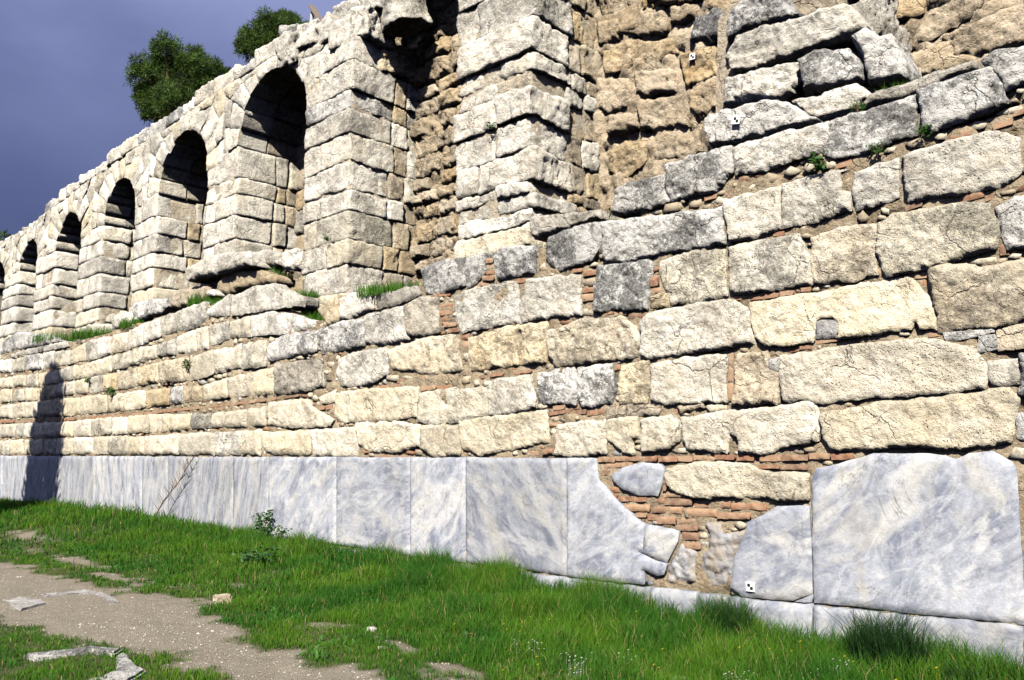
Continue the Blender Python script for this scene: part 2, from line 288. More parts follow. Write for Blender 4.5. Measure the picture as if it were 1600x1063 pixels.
def rock(name, lo, hi, mat, parent, r=.06, amp=.04, cell=.05, rot=None, warp=.03):
    """a squared stone filling the box lo..hi, worn round and pitted"""
    lo = np.asarray(lo, float); hi = np.asarray(hi, float); c = (lo+hi)/2; h = (hi-lo)/2; r = min(r, h.min()*.8)
    n = np.maximum(2, np.round(2*h/cell).astype(int)); V = []; F = []; idx = {}
    def vid(i, j, k):
        t = (i, j, k)
        if t not in idx: idx[t] = len(V); V.append(t)
        return idx[t]
    a, b_, d = n
    for i in range(a):
        for j in range(b_):
            F.append((vid(i, j, 0), vid(i, j+1, 0), vid(i+1, j+1, 0), vid(i+1, j, 0))); F.append((vid(i, j, d), vid(i+1, j, d), vid(i+1, j+1, d), vid(i, j+1, d)))
    for i in range(a):
        for k in range(d):
            F.append((vid(i, 0, k), vid(i+1, 0, k), vid(i+1, 0, k+1), vid(i, 0, k+1))); F.append((vid(i, b_, k), vid(i, b_, k+1), vid(i+1, b_, k+1), vid(i+1, b_, k)))
    for j in range(b_):
        for k in range(d):
            F.append((vid(0, j, k), vid(0, j, k+1), vid(0, j+1, k+1), vid(0, j+1, k))); F.append((vid(a, j, k), vid(a, j+1, k), vid(a, j+1, k+1), vid(a, j, k+1)))
    P = np.array(V, float)/n*2*h-h; seed = rs.uniform(0, 300)
    rl = (r*(.45+2.6*np.clip(noise3((P+seed)*2.1), 0, .7)))[:, None]; rl = np.clip(rl, .01, h.min()*.9)
    inn = np.clip(P, -h+rl, h-rl); nn = P-inn; L = np.linalg.norm(nn, axis=1)[:, None]; nn = nn/np.maximum(L, 1e-6)
    Q = inn+nn*rl; S = Q+seed
    Q = Q+nn*(amp*(.9*fbm(S*1.8, 2)+.42*fbm(S*8, 4, .68)+.22*(1-2*np.abs(fbm(S*5+4, 3, .6)))-1.4*np.clip(noise3(S*1.6+9)-.2, 0, .4)-.5*np.clip(noise3(S*6.5+50)-.3, 0, .3)))[:, None]
    Q += np.column_stack([noise3(S*1.3+30), noise3(S*1.3+60), noise3(S*1.3+90)])*warp
    me = mesh_np(name, Q, np.array(F)); o = link(name, me, MAT[mat], parent, c)
    if rot: o.rotation_euler = rot
    return o
def sheet(name, xs, zs, yfun, mat, parent, amp, sc, cell, hole=None, close=None, seed=0.):
    """rough upright surface over xs by zs at depth yfun(x, z)"""
    gx = np.arange(xs[0], xs[1]+cell, cell); gz = np.arange(zs[0], zs[1]+cell, cell); X, Zq = np.meshgrid(gx, gz); n, m = X.shape
    Y = yfun(X.ravel(), Zq.ravel()); S = np.column_stack([X.ravel(), Zq.ravel(), np.full(X.size, seed)])
    Y = Y-amp*(fbm(S*sc, 5, .62)); idx = np.arange(X.size).reshape(n, m)
    F = np.column_stack([idx[:-1, :-1].ravel(), idx[:-1, 1:].ravel(), idx[1:, 1:].ravel(), idx[1:, :-1].ravel()])
    if hole is not None:
        cxy = np.column_stack([X.ravel(), Zq.ravel()])[F].mean(1); F = F[~hole(cxy)]
    return link(name, mesh_np(name, np.column_stack([X.ravel(), Y, Zq.ravel()]), F), MAT[mat], parent)
def prism(name, poly, y0, y1, mat, parent):
    """solid of outline poly (x, z) from depth y0 to y1"""
    bm = bmesh.new(); v = [bm.verts.new((x, y0, z)) for x, z in poly]; f = bm.faces.new(v); r = bmesh.ops.extrude_face_region(bm, geom=[f])
    bmesh.ops.translate(bm, verts=[e for e in r['geom'] if isinstance(e, bmesh.types.BMVert)], vec=(0, y1-y0, 0)); bmesh.ops.recalc_face_normals(bm, faces=bm.faces)
    bmesh.ops.triangulate(bm, faces=[q for q in bm.faces if len(q.verts) > 4]); me = bpy.data.meshes.new(name); bm.to_mesh(me); bm.free(); return link(name, me, MAT[mat], parent)
# ---------------------------------------------------------------- surveyed stone outlines, metres along the wall and above the path
BLOCKS = [
('b','dg','A',[(-4.64,7.0),(-4.53,7.12),(-4.28,7.26),(-3.87,7.09),(-3.76,6.82),(-3.64,6.73),(-3.69,6.7),(-4.04,6.78),(-4.3,6.79),(-4.51,6.74),(-4.62,6.7)]),
('b','w','A',[(-4.67,6.53),(-4.49,6.78),(-3.99,6.76),(-3.6,6.71),(-3.2,6.71),(-3.05,6.53),(-2.97,6.35),(-3.15,6.28),(-3.47,6.29),(-3.83,6.27),(-3.98,6.3),(-4.32,6.28),(-4.56,6.31)]),
('b','w','A',[(-4.7,6.3),(-4.4,6.28),(-3.76,6.22),(-3.74,5.92),(-3.93,5.8),(-4.21,5.85),(-4.71,5.95)]),
('b','g','A',[(-3.72,6.16),(-3.52,6.24),(-3.16,6.17),(-3.04,5.98),(-3.03,5.74),(-3.14,5.73),(-3.5,5.75),(-3.69,5.79)]),
('b','g','A',[(-3.13,6.25),(-2.98,6.34),(-2.87,6.22),(-2.76,6.2),(-2.66,6.01),(-2.6,5.78),(-2.63,5.64),(-2.76,5.66),(-3.01,5.67),(-3.03,5.79),(-3.03,6.0)]),
('b','w','C',[(-3.77,5.69),(-3.47,5.66),(-3.06,5.65),(-2.95,5.55),(-2.89,5.47),(-3.04,5.36),(-3.39,5.34),(-3.53,5.39)]),
('b','g','B',[(-4.74,5.67),(-4.63,5.71),(-3.99,5.69),(-3.71,5.58),(-3.44,5.32),(-3.49,5.27),(-3.79,5.28),(-4.13,5.28),(-4.65,5.3),(-4.72,5.43)]),
('b','gt','C',[(-3.04,5.5),(-2.54,5.51),(-1.92,5.54),(-1.91,5.45),(-2.48,5.34),(-3.02,5.35)]),
('b','wg','L',[(-4.31,5.17),(-3.75,5.19),(-3.23,5.17),(-3.22,4.93),(-3.33,4.86),(-3.69,4.82),(-3.93,4.8),(-4.29,4.84)]),
('b','g','L',[(-3.24,5.18),(-2.78,5.19),(-2.38,5.19),(-2.37,4.78),(-2.59,4.77),(-2.87,4.71),(-3.18,4.74),(-3.32,4.86),(-3.24,4.94)]),
('b','g','L',[(-2.36,5.24),(-2.06,5.26),(-1.71,5.28),(-1.61,5.01),(-1.58,4.87),(-1.78,4.82),(-2.0,4.81),(-2.22,4.77),(-2.34,4.83)]),
('b','g','L',[(-1.79,5.36),(-1.66,5.4),(-1.35,5.33),(-1.34,4.98),(-1.5,5.01),(-1.61,4.98),(-1.73,5.25)]),
('b','w','L',[(-2.54,4.61),(-2.27,4.65),(-1.69,4.66),(-1.54,4.53),(-1.53,4.26),(-1.55,4.2),(-1.7,4.11),(-1.97,4.11),(-2.51,4.13)]),
('b','w','L',[(-4.44,4.58),(-4.17,4.61),(-3.74,4.62),(-3.77,4.12),(-4.08,4.07),(-4.37,4.09),(-4.43,4.34)]),
('b','wg','L',[(-3.75,4.62),(-3.38,4.63),(-3.06,4.63),(-3.13,4.6),(-3.14,4.4),(-3.03,4.37),(-3.03,4.18),(-3.24,4.14),(-3.77,4.12)]),
('b','wg','L',[(-3.01,4.57),(-2.56,4.61),(-2.58,4.19),(-2.7,4.16),(-2.99,4.17),(-3.04,4.37)]),
('b','g','L',[(-5.92,5.04),(-5.75,5.09),(-5.22,5.07),(-5.19,4.9),(-5.15,4.72),(-5.41,4.68),(-5.66,4.71),(-5.98,4.71)]),
('b','g','L',[(-5.21,5.17),(-4.68,5.21),(-4.32,5.19),(-4.3,4.86),(-4.53,4.7),(-5.14,4.72),(-5.2,4.91)]),
('b','k','K',[(-3.44,7.58),(-2.74,7.41),(-2.88,7.14),(-3.02,7.09),(-3.37,7.07),(-3.44,7.19)]),
('b','k','K',[(-3.0,6.81),(-2.79,7.1),(-2.44,7.2),(-2.04,7.04),(-2.48,6.81),(-2.76,6.75),(-3.05,6.69)]),
('b','k','K',[(-3.05,6.65),(-2.57,6.67),(-2.51,6.47),(-2.32,6.34),(-2.39,6.28),(-3.05,6.29)]),
('b','k','K',[(-2.73,6.74),(-1.52,6.88),(-1.45,6.25),(-2.23,6.36),(-2.52,6.41),(-2.56,6.55)]),
('b','k','K',[(-4.01,7.92),(-3.48,7.71),(-3.47,7.23),(-3.55,7.4),(-3.91,7.65)]),
('b','k','K',[(-7.77,8.86),(-7.31,8.74),(-7.32,8.39),(-7.62,8.37),(-7.77,8.44)]),
('b','k','K',[(-7.83,7.89),(-7.17,7.68),(-7.16,7.17),(-7.6,7.21),(-7.86,7.34)]),
('b','k','K',[(-7.71,8.33),(-7.28,8.36),(-6.32,8.03),(-6.29,7.78),(-6.95,7.9),(-7.29,7.79),(-7.67,7.88)]),
('b','k','K',[(-7.25,8.7),(-6.53,8.59),(-6.5,8.26),(-6.58,8.18),(-7.23,8.4)]),
('b','k','K',[(-6.4,8.57),(-5.96,8.47),(-5.96,8.23),(-6.41,8.28)]),
('b','k','K',[(-7.08,7.76),(-6.37,7.59),(-6.31,7.16),(-7.05,7.32)]),
('b','k','K',[(-7.05,7.25),(-6.16,7.11),(-6.13,6.56),(-6.63,6.67),(-7.02,6.74)]),
('b','k','K',[(-6.75,6.56),(-6.03,6.5),(-5.94,6.14),(-6.76,6.2)]),
('b','k','K',[(-7.66,6.59),(-7.27,6.67),(-6.83,6.55),(-6.91,6.22),(-7.41,6.06),(-7.62,6.25)]),
('b','k','K',[(-6.14,7.18),(-5.58,7.13),(-5.57,6.7),(-6.03,6.7),(-6.13,6.87)]),
('b','k','K',[(-7.78,9.48),(-6.92,9.13),(-6.97,8.74),(-7.74,8.95)]),
('b','k','K',[(-6.88,9.11),(-5.92,8.72),(-5.89,8.5),(-6.45,8.63),(-6.93,8.76)]),
('b','k','K',[(-6.29,7.78),(-5.69,7.69),(-5.65,7.19),(-6.16,7.21),(-6.28,7.56)]),
('b','k','K',[(-5.63,7.75),(-5.42,7.71),(-5.41,7.21),(-5.63,7.18)]),
('b','k','K',[(-7.6,7.16),(-7.1,7.08),(-7.02,6.78),(-7.61,6.79)]),
('b','k','K',[(-5.85,8.69),(-5.09,8.38),(-5.13,8.1),(-5.44,8.15),(-5.79,8.32)]),
('b','dg','K',[(-6.1,7.92),(-5.94,8.21),(-5.65,8.25),(-5.44,8.12),(-5.49,7.8),(-5.74,7.74),(-6.06,7.87)]),
('b','gc','L',[(-4.42,4.04),(-3.98,4.06),(-3.59,4.05),(-3.53,3.91),(-3.47,3.75),(-3.48,3.48),(-3.79,3.47),(-4.29,3.47),(-4.4,3.53),(-4.42,3.7)]),
('b','ct','L',[(-3.47,4.0),(-3.1,4.03),(-2.81,4.0),(-2.83,3.49),(-3.08,3.46),(-3.46,3.49),(-3.5,3.69),(-3.47,3.87)]),
('b','gc','L',[(-2.8,4.01),(-2.64,4.07),(-2.02,4.05),(-1.8,3.99),(-1.76,3.77),(-1.79,3.57),(-2.09,3.51),(-2.47,3.45),(-2.75,3.44),(-2.83,3.7)]),
('b','g','L',[(-1.76,3.95),(-1.62,4.02),(-1.43,4.0),(-1.41,3.52),(-1.7,3.54),(-1.75,3.67)]),
('b','c','L',[(-4.19,3.39),(-3.61,3.41),(-3.11,3.42),(-2.74,3.45),(-2.53,3.44),(-2.45,3.31),(-2.32,3.11),(-2.33,2.89),(-2.48,2.91),(-2.52,2.99),(-2.54,2.92),(-3.24,2.88),(-3.23,3.06),(-3.28,3.11),(-3.41,3.12),(-3.47,3.08),(-3.48,2.88),(-4.01,2.88),(-4.12,3.02),(-4.18,3.24)]),
('b','dg','L',[(-3.48,3.1),(-3.27,3.1),(-3.21,3.04),(-3.22,2.92),(-3.49,2.92)]),
('b','ct','L',[(-2.36,3.49),(-2.04,3.49),(-1.92,3.42),(-1.45,3.46),(-1.44,2.9),(-1.91,2.86),(-2.33,2.87),(-2.34,3.1),(-2.37,3.33)]),
('b','t','L',[(-1.86,2.88),(-1.49,2.89),(-1.47,2.68),(-1.84,2.66),(-1.86,2.78)]),
('b','g','L',[(-2.29,2.87),(-1.86,2.87),(-1.85,2.82),(-2.27,2.79)]),
('b','g','L',[(-2.0,2.81),(-1.86,2.81),(-1.85,2.66),(-2.01,2.66)]),
('b','gc','L',[(-1.94,2.59),(-1.68,2.59),(-1.69,2.35),(-1.9,2.34),(-1.95,2.44)]),
('b','t','L',[(-4.36,2.85),(-3.99,2.85),(-3.97,2.72),(-3.89,2.61),(-3.89,2.28),(-4.42,2.27),(-4.39,2.58)]),
('b','g','L',[(-4.0,2.77),(-3.86,2.78),(-3.86,2.61),(-3.99,2.61)]),
('b','c','L',[(-3.86,2.79),(-3.15,2.83),(-2.47,2.84),(-2.22,2.79),(-2.04,2.71),(-1.93,2.56),(-1.95,2.33),(-2.3,2.3),(-2.96,2.29),(-3.41,2.26),(-3.85,2.3),(-3.88,2.6)]),
('b','c','L',[(-3.49,2.17),(-2.95,2.25),(-2.3,2.29),(-1.77,2.34),(-1.71,2.25),(-1.79,1.85),(-2.04,1.82),(-2.33,1.79),(-2.6,1.83),(-2.97,1.8),(-3.35,1.79),(-3.45,1.89),(-3.49,2.09)]),
('b','g','L',[(-1.75,2.11),(-1.55,2.12),(-1.53,1.86),(-1.77,1.9)]),
('b','dg','L',[(-1.68,2.63),(-1.47,2.66),(-1.51,2.22),(-1.72,2.26)]),
('b','g','L',[(-6.16,4.67),(-5.43,4.6),(-4.43,4.5),(-4.44,4.09),(-4.65,4.08),(-5.13,4.09),(-5.85,4.09),(-6.14,4.15),(-6.13,4.48)]),
('b','g','L',[(-7.08,4.38),(-7.0,4.63),(-6.6,4.71),(-6.12,4.68),(-6.15,4.43),(-6.3,4.18),(-6.84,4.14),(-7.0,4.26)]),
('b','gt','B',[(-7.49,5.04),(-6.3,4.9),(-6.26,4.77),(-6.91,4.75),(-7.45,4.7),(-7.51,4.91)]),
('b','w','L',[(-7.45,4.13),(-6.48,4.05),(-6.47,3.51),(-6.88,3.52),(-7.51,3.53),(-7.58,3.73),(-7.45,3.97)]),
('b','g','L',[(-6.21,4.11),(-5.44,4.07),(-5.37,3.99),(-5.44,3.83),(-5.44,3.63),(-5.49,3.46),(-5.93,3.5),(-6.29,3.53),(-6.25,3.86)]),
('b','gc','L',[(-5.3,4.04),(-4.89,4.08),(-4.44,4.04),(-4.43,3.47),(-4.85,3.47),(-5.16,3.47),(-5.25,3.71),(-5.31,3.86)]),
('b','t','L',[(-5.46,3.63),(-5.19,3.63),(-5.17,3.47),(-5.43,3.47)]),
('b','ct','L',[(-7.03,3.37),(-6.5,3.47),(-5.86,3.44),(-5.65,3.28),(-5.57,3.05),(-5.63,2.9),(-6.22,2.89),(-6.66,2.89),(-6.89,2.88),(-7.03,3.05)]),
('b','w','L',[(-5.59,3.36),(-5.47,3.43),(-4.67,3.48),(-4.33,3.45),(-4.19,3.3),(-4.11,2.93),(-4.58,2.9),(-5.48,2.87),(-5.59,2.93)]),
('b','g','L',[(-7.23,2.84),(-6.61,2.87),(-6.55,2.55),(-6.58,2.38),(-7.13,2.4),(-7.26,2.58)]),
('b','g','L',[(-6.55,2.85),(-6.0,2.87),(-5.99,2.49),(-6.04,2.37),(-6.49,2.33),(-6.58,2.52)]),
('b','ct','L',[(-5.89,2.85),(-5.47,2.86),(-5.48,2.44),(-5.52,2.35),(-5.91,2.35),(-5.91,2.68)]),
('b','c','L',[(-5.47,2.83),(-4.87,2.87),(-4.46,2.85),(-4.49,2.32),(-4.88,2.32),(-5.28,2.32),(-5.47,2.4),(-5.49,2.6)]),
('b','t','L',[(-6.16,2.34),(-5.49,2.36),(-5.33,2.28),(-5.36,2.21),(-6.14,2.18)]),
('b','t','L',[(-5.12,2.32),(-4.79,2.32),(-4.77,2.26),(-5.09,2.23)]),
('b','c','L',[(-4.76,2.3),(-4.51,2.32),(-4.48,2.24),(-4.69,2.21)]),
('b','c','L',[(-6.9,2.14),(-6.52,2.19),(-6.12,2.18),(-6.11,1.77),(-6.67,1.71),(-6.95,1.74)]),
('b','c','L',[(-6.11,2.18),(-5.65,2.22),(-5.63,1.96),(-5.72,1.93),(-5.72,1.74),(-5.91,1.77),(-6.04,1.9),(-6.15,1.94)]),
('b','c','L',[(-5.62,2.19),(-5.18,2.21),(-5.07,2.12),(-5.09,1.9),(-5.29,1.79),(-5.61,1.77)]),
('b','c','L',[(-5.07,2.17),(-4.44,2.26),(-4.33,2.23),(-3.84,2.28),(-3.51,2.31),(-3.46,2.16),(-3.49,1.88),(-3.83,1.83),(-4.01,1.76),(-4.36,1.76),(-4.39,1.94),(-4.47,1.98),(-4.5,1.76),(-4.73,1.79),(-5.0,1.81),(-5.07,1.93)]),
('b','g','L',[(-9.61,4.59),(-9.31,4.66),(-8.65,4.64),(-8.63,4.18),(-9.04,4.13),(-9.52,4.2)]),
('b','g','L',[(-8.66,4.63),(-8.22,4.62),(-8.21,4.33),(-8.41,4.18),(-8.61,4.14)]),
('b','dg','L',[(-8.06,4.55),(-7.87,4.64),(-7.3,4.57),(-7.26,4.18),(-7.65,4.17),(-7.96,4.17)]),
('b','t','L',[(-12.41,4.31),(-11.81,4.49),(-11.71,4.02),(-12.1,4.0)]),
('b','w','L',[(-11.72,4.42),(-11.32,4.47),(-10.78,4.41),(-10.77,4.11),(-11.37,4.02),(-11.71,4.04)]),
('b','gt','L',[(-10.76,4.37),(-9.72,4.36),(-9.6,4.18),(-10.05,4.12),(-10.7,4.09)]),
('b','wg','L',[(-10.97,4.04),(-10.04,4.08),(-9.92,3.69),(-9.86,3.51),(-10.49,3.49),(-10.99,3.56)]),
('b','gt','L',[(-10.01,4.09),(-9.62,4.17),(-9.21,4.11),(-9.17,3.57),(-9.5,3.52),(-9.88,3.6),(-10.02,3.91)]),
('b','wg','L',[(-8.88,4.08),(-8.41,4.15),(-7.59,4.13),(-7.51,3.52),(-7.95,3.53),(-8.7,3.51),(-8.81,3.73)]),
('b','g','L',[(-14.03,3.81),(-13.4,3.97),(-12.38,3.92),(-12.36,3.54),(-13.22,3.52),(-13.92,3.49)]),
('b','g','L',[(-12.37,3.93),(-11.83,4.02),(-10.99,3.98),(-10.97,3.52),(-11.22,3.5),(-12.22,3.49)]),
('b','wg','L',[(-11.74,3.38),(-11.28,3.46),(-10.37,3.45),(-10.36,3.03),(-10.82,2.87),(-11.65,2.9),(-11.8,3.09)]),
('b','ct','L',[(-10.37,3.41),(-9.55,3.52),(-8.78,3.52),(-8.72,3.3),(-8.67,2.95),(-9.28,2.95),(-10.26,3.09)]),
('b','ct','L',[(-8.56,3.42),(-7.78,3.51),(-7.06,3.5),(-7.0,3.17),(-7.07,2.96),(-7.78,2.96),(-8.55,2.94)]),
('b','gt','L',[(-13.72,3.44),(-12.2,3.42),(-12.11,2.92),(-13.17,2.83),(-13.7,2.88)]),
('b','c','L',[(-11.81,2.8),(-11.07,2.82),(-10.24,2.81),(-9.63,2.79),(-9.64,2.32),(-10.11,2.3),(-10.8,2.28),(-11.48,2.28),(-11.79,2.39)]),
('b','gc','L',[(-9.62,2.69),(-8.92,2.72),(-8.15,2.7),(-8.14,2.31),(-8.67,2.22),(-9.37,2.19),(-9.64,2.26)]),
('b','w','L',[(-8.15,2.79),(-7.35,2.82),(-7.24,2.37),(-7.73,2.3),(-8.15,2.29)]),
('b','c','L',[(-13.95,2.73),(-12.65,2.75),(-12.43,2.58),(-11.78,2.36),(-11.87,2.23),(-13.21,2.24),(-13.87,2.3)]),
('b','c','L',[(-12.32,2.74),(-11.76,2.86),(-11.78,2.66),(-12.16,2.61)]),
('b','c','L',[(-14.15,2.18),(-12.51,2.19),(-12.47,1.77),(-13.56,1.75),(-13.96,1.84)]),
('b','c','L',[(-12.48,2.2),(-11.22,2.21),(-11.11,1.96),(-11.13,1.72),(-12.4,1.74)]),
('b','c','L',[(-11.2,2.28),(-10.22,2.28),(-9.57,2.22),(-9.56,1.88),(-10.21,1.77),(-10.79,1.81),(-11.12,1.93)]),
('b','c','L',[(-9.57,2.21),(-8.74,2.19),(-8.66,1.98),(-8.71,1.74),(-9.21,1.7),(-9.57,1.85)]),
('b','c','L',[(-8.73,2.25),(-7.95,2.3),(-7.36,2.32),(-7.07,2.35),(-7.03,1.92),(-7.44,1.86),(-7.86,1.8),(-8.3,1.74),(-8.63,1.84),(-8.7,2.01)]),
('b','c','L',[(-31.14,2.23),(-30.45,2.2),(-29.79,2.21),(-29.69,1.81),(-30.34,1.8),(-31.01,1.78)]),
('b','gc','L',[(-29.71,2.22),(-29.26,2.2),(-28.84,2.25),(-28.71,1.76),(-29.15,1.77),(-29.6,1.81)]),
('b','c','L',[(-28.75,2.22),(-28.15,2.23),(-27.56,2.23),(-27.45,1.78),(-28.04,1.8),(-28.64,1.8)]),
('b','c','L',[(-27.48,2.21),(-27.04,2.2),(-26.63,2.23),(-26.52,1.78),(-26.95,1.81),(-27.37,1.77)]),
('b','c','L',[(-26.54,2.19),(-26.22,2.21),(-25.9,2.22),(-25.81,1.81),(-26.13,1.79),(-26.46,1.81)]),
('b','gc','L',[(-25.83,2.21),(-25.29,2.2),(-24.78,2.2),(-24.69,1.78),(-25.2,1.78),(-25.73,1.79)]),
('b','c','L',[(-24.72,2.22),(-24.08,2.21),(-23.47,2.21),(-23.4,1.81),(-23.99,1.78),(-24.62,1.78)]),
('b','c','L',[(-23.41,2.22),(-22.81,2.21),(-22.23,2.2),(-22.16,1.8),(-22.73,1.77),(-23.33,1.78)]),
('b','c','L',[(-22.18,2.22),(-21.68,2.21),(-21.2,2.21),(-21.12,1.78),(-21.61,1.79),(-22.1,1.78)]),
('b','gc','L',[(-21.14,2.22),(-20.59,2.21),(-20.06,2.21),(-19.99,1.79),(-20.52,1.76),(-21.07,1.77)]),
('b','c','L',[(-20.0,2.19),(-19.59,2.18),(-19.2,2.19),(-19.14,1.77),(-19.54,1.78),(-19.94,1.76)]),
('b','c','L',[(-19.16,2.19),(-18.71,2.19),(-18.28,2.2),(-17.86,2.21),(-17.45,2.23),(-17.4,1.76),(-17.81,1.78),(-18.22,1.77),(-18.65,1.76),(-19.1,1.77)]),
('b','c','L',[(-17.41,2.21),(-17.01,2.21),(-16.63,2.23),(-16.26,2.22),(-15.89,2.21),(-15.85,1.75),(-16.21,1.78),(-16.58,1.75),(-16.96,1.76),(-17.36,1.77)]),
('b','gc','L',[(-15.86,2.23),(-15.52,2.22),(-15.18,2.21),(-14.85,2.22),(-14.81,1.77),(-15.14,1.76),(-15.47,1.75),(-15.82,1.76)]),
('b','c','L',[(-14.82,2.23),(-14.47,2.22),(-14.13,2.24),(-14.09,1.75),(-14.44,1.77),(-14.78,1.76)]),
('b','c','L',[(-31.29,2.76),(-30.6,2.73),(-29.94,2.75),(-29.82,2.31),(-30.49,2.34),(-31.18,2.36)]),
('b','c','L',[(-29.84,2.72),(-29.09,2.71),(-28.37,2.72),(-28.27,2.3),(-28.99,2.33),(-29.73,2.31)]),
('b','gc','L',[(-28.29,2.7),(-27.49,2.69),(-26.73,2.69),(-26.64,2.28),(-27.4,2.3),(-28.19,2.33)]),
('b','c','L',[(-26.66,2.71),(-26.3,2.65),(-25.97,2.68),(-25.88,2.28),(-26.22,2.29),(-26.57,2.29)]),
('b','c','L',[(-25.9,2.69),(-25.47,2.68),(-25.05,2.66),(-24.97,2.28),(-25.38,2.26),(-25.81,2.27)]),
('b','c','L',[(-24.98,2.66),(-24.32,2.67),(-23.69,2.65),(-23.61,2.25),(-24.25,2.27),(-24.9,2.27)]),
('b','c','L',[(-23.62,2.63),(-23.02,2.67),(-22.44,2.68),(-22.36,2.23),(-22.94,2.26),(-23.54,2.23)]),
('b','gc','L',[(-22.38,2.67),(-21.74,2.68),(-21.13,2.67),(-21.07,2.28),(-21.67,2.26),(-22.3,2.25)]),
('b','c','L',[(-21.08,2.68),(-20.63,2.67),(-20.19,2.66),(-20.13,2.27),(-20.56,2.25),(-21.01,2.26)]),
('b','c','L',[(-20.14,2.67),(-19.59,2.68),(-19.06,2.67),(-19.01,2.26),(-19.53,2.28),(-20.08,2.26)]),
('b','c','L',[(-19.02,2.68),(-18.51,2.66),(-18.02,2.65),(-17.97,2.28),(-18.46,2.27),(-18.96,2.27)]),
('b','c','L',[(-17.98,2.66),(-17.63,2.63),(-17.29,2.63),(-16.97,2.63),(-16.93,2.3),(-17.25,2.28),(-17.59,2.28),(-17.93,2.27)]),
('b','gc','L',[(-16.93,2.62),(-16.5,2.61),(-16.1,2.6),(-16.07,2.31),(-16.47,2.29),(-16.89,2.29)]),
('b','c','L',[(-16.06,2.6),(-15.7,2.61),(-15.36,2.61),(-15.02,2.63),(-14.69,2.63),(-14.66,2.29),(-14.99,2.3),(-15.33,2.29),(-15.67,2.31),(-16.03,2.31)]),
('b','c','L',[(-14.66,2.64),(-14.32,2.64),(-13.99,2.67),(-13.96,2.3),(-14.29,2.3),(-14.63,2.31)]),
('b','c','L',[(-31.46,3.36),(-30.77,3.34),(-30.1,3.34),(-29.99,2.93),(-30.65,2.93),(-31.36,2.98)]),
('b','c','L',[(-30.0,3.3),(-29.42,3.32),(-28.85,3.33),(-28.74,2.89),(-29.32,2.94),(-29.9,2.93)]),
('b','c','L',[(-28.76,3.29),(-28.22,3.32),(-27.69,3.34),(-27.58,2.9),(-28.11,2.89),(-28.66,2.88)]),
('b','c','L',[(-27.61,3.33),(-27.09,3.31),(-26.58,3.31),(-26.48,2.84),(-26.98,2.86),(-27.5,2.88)]),
('b','c','L',[(-26.51,3.32),(-25.88,3.3),(-25.28,3.31),(-25.18,2.84),(-25.78,2.86),(-26.41,2.85)]),
('b','ct','L',[(-25.21,3.32),(-24.89,3.32),(-24.57,3.3),(-24.48,2.82),(-24.79,2.84),(-25.11,2.83)]),
('b','c','L',[(-24.51,3.3),(-23.91,3.29),(-23.32,3.27),(-23.24,2.83),(-23.81,2.79),(-24.41,2.82)]),
('b','c','L',[(-23.26,3.27),(-22.66,3.28),(-22.07,3.28),(-21.51,3.24),(-21.43,2.81),(-21.99,2.8),(-22.58,2.83),(-23.17,2.8)]),
('b','ct','L',[(-21.45,3.24),(-20.99,3.25),(-20.54,3.25),(-20.47,2.81),(-20.92,2.81),(-21.38,2.81)]),
('b','c','L',[(-20.49,3.24),(-20.07,3.25),(-19.67,3.26),(-19.26,3.22),(-19.21,2.85),(-19.6,2.82),(-20.01,2.82),(-20.43,2.83)]),
('b','t','L',[(-19.22,3.23),(-18.81,3.24),(-18.42,3.23),(-18.04,3.24),(-17.99,2.85),(-18.37,2.84),(-18.76,2.86),(-19.16,2.82)]),
('b','dg','L',[(-17.99,3.22),(-17.71,3.25),(-17.43,3.24),(-17.39,2.87),(-17.67,2.87),(-17.95,2.86)]),
('b','t','L',[(-17.39,3.22),(-16.96,3.2),(-16.55,3.2),(-16.52,2.88),(-16.93,2.87),(-17.35,2.87)]),
('b','c','L',[(-16.51,3.2),(-16.15,3.23),(-15.8,3.26),(-15.46,3.29),(-15.42,2.89),(-15.76,2.88),(-16.12,2.88),(-16.48,2.88)]),
('b','c','L',[(-15.43,3.29),(-15.11,3.32),(-14.8,3.33),(-14.5,3.34),(-14.46,2.9),(-14.76,2.89),(-15.07,2.89),(-15.39,2.89)]),
('b','c','L',[(-14.46,3.33),(-14.11,3.36),(-13.76,3.38),(-13.73,2.89),(-14.07,2.88),(-14.43,2.87)]),
('b','c','L',[(-31.61,3.89),(-30.91,3.86),(-30.22,3.78),(-30.12,3.41),(-30.8,3.45),(-31.5,3.5)]),
('b','c','L',[(-30.15,3.84),(-29.55,3.83),(-28.97,3.79),(-28.87,3.4),(-29.45,3.42),(-30.02,3.39)]),
('b','gc','L',[(-28.87,3.74),(-28.33,3.76),(-27.78,3.73),(-27.7,3.38),(-28.24,3.4),(-28.79,3.39)]),
('b','c','L',[(-27.71,3.75),(-27.18,3.72),(-26.67,3.68),(-26.59,3.33),(-27.09,3.34),(-27.61,3.36)]),
('b','ct','L',[(-26.59,3.67),(-25.78,3.7),(-25.01,3.71),(-24.93,3.36),(-25.7,3.34),(-26.51,3.31)]),
('b','c','L',[(-24.94,3.73),(-24.33,3.72),(-23.74,3.76),(-23.67,3.37),(-24.26,3.38),(-24.87,3.37)]),
('b','c','L',[(-23.68,3.75),(-23.26,3.75),(-22.86,3.75),(-22.79,3.37),(-23.19,3.35),(-23.61,3.4)]),
('b','gc','L',[(-22.8,3.75),(-22.34,3.77),(-21.88,3.76),(-21.81,3.36),(-22.26,3.34),(-22.73,3.37)]),
('b','t','L',[(-21.83,3.76),(-21.43,3.76),(-21.03,3.77),(-20.96,3.34),(-21.36,3.34),(-21.76,3.36)]),
('b','ct','L',[(-20.98,3.76),(-20.4,3.78),(-19.85,3.82),(-19.78,3.36),(-20.33,3.34),(-20.91,3.34)]),
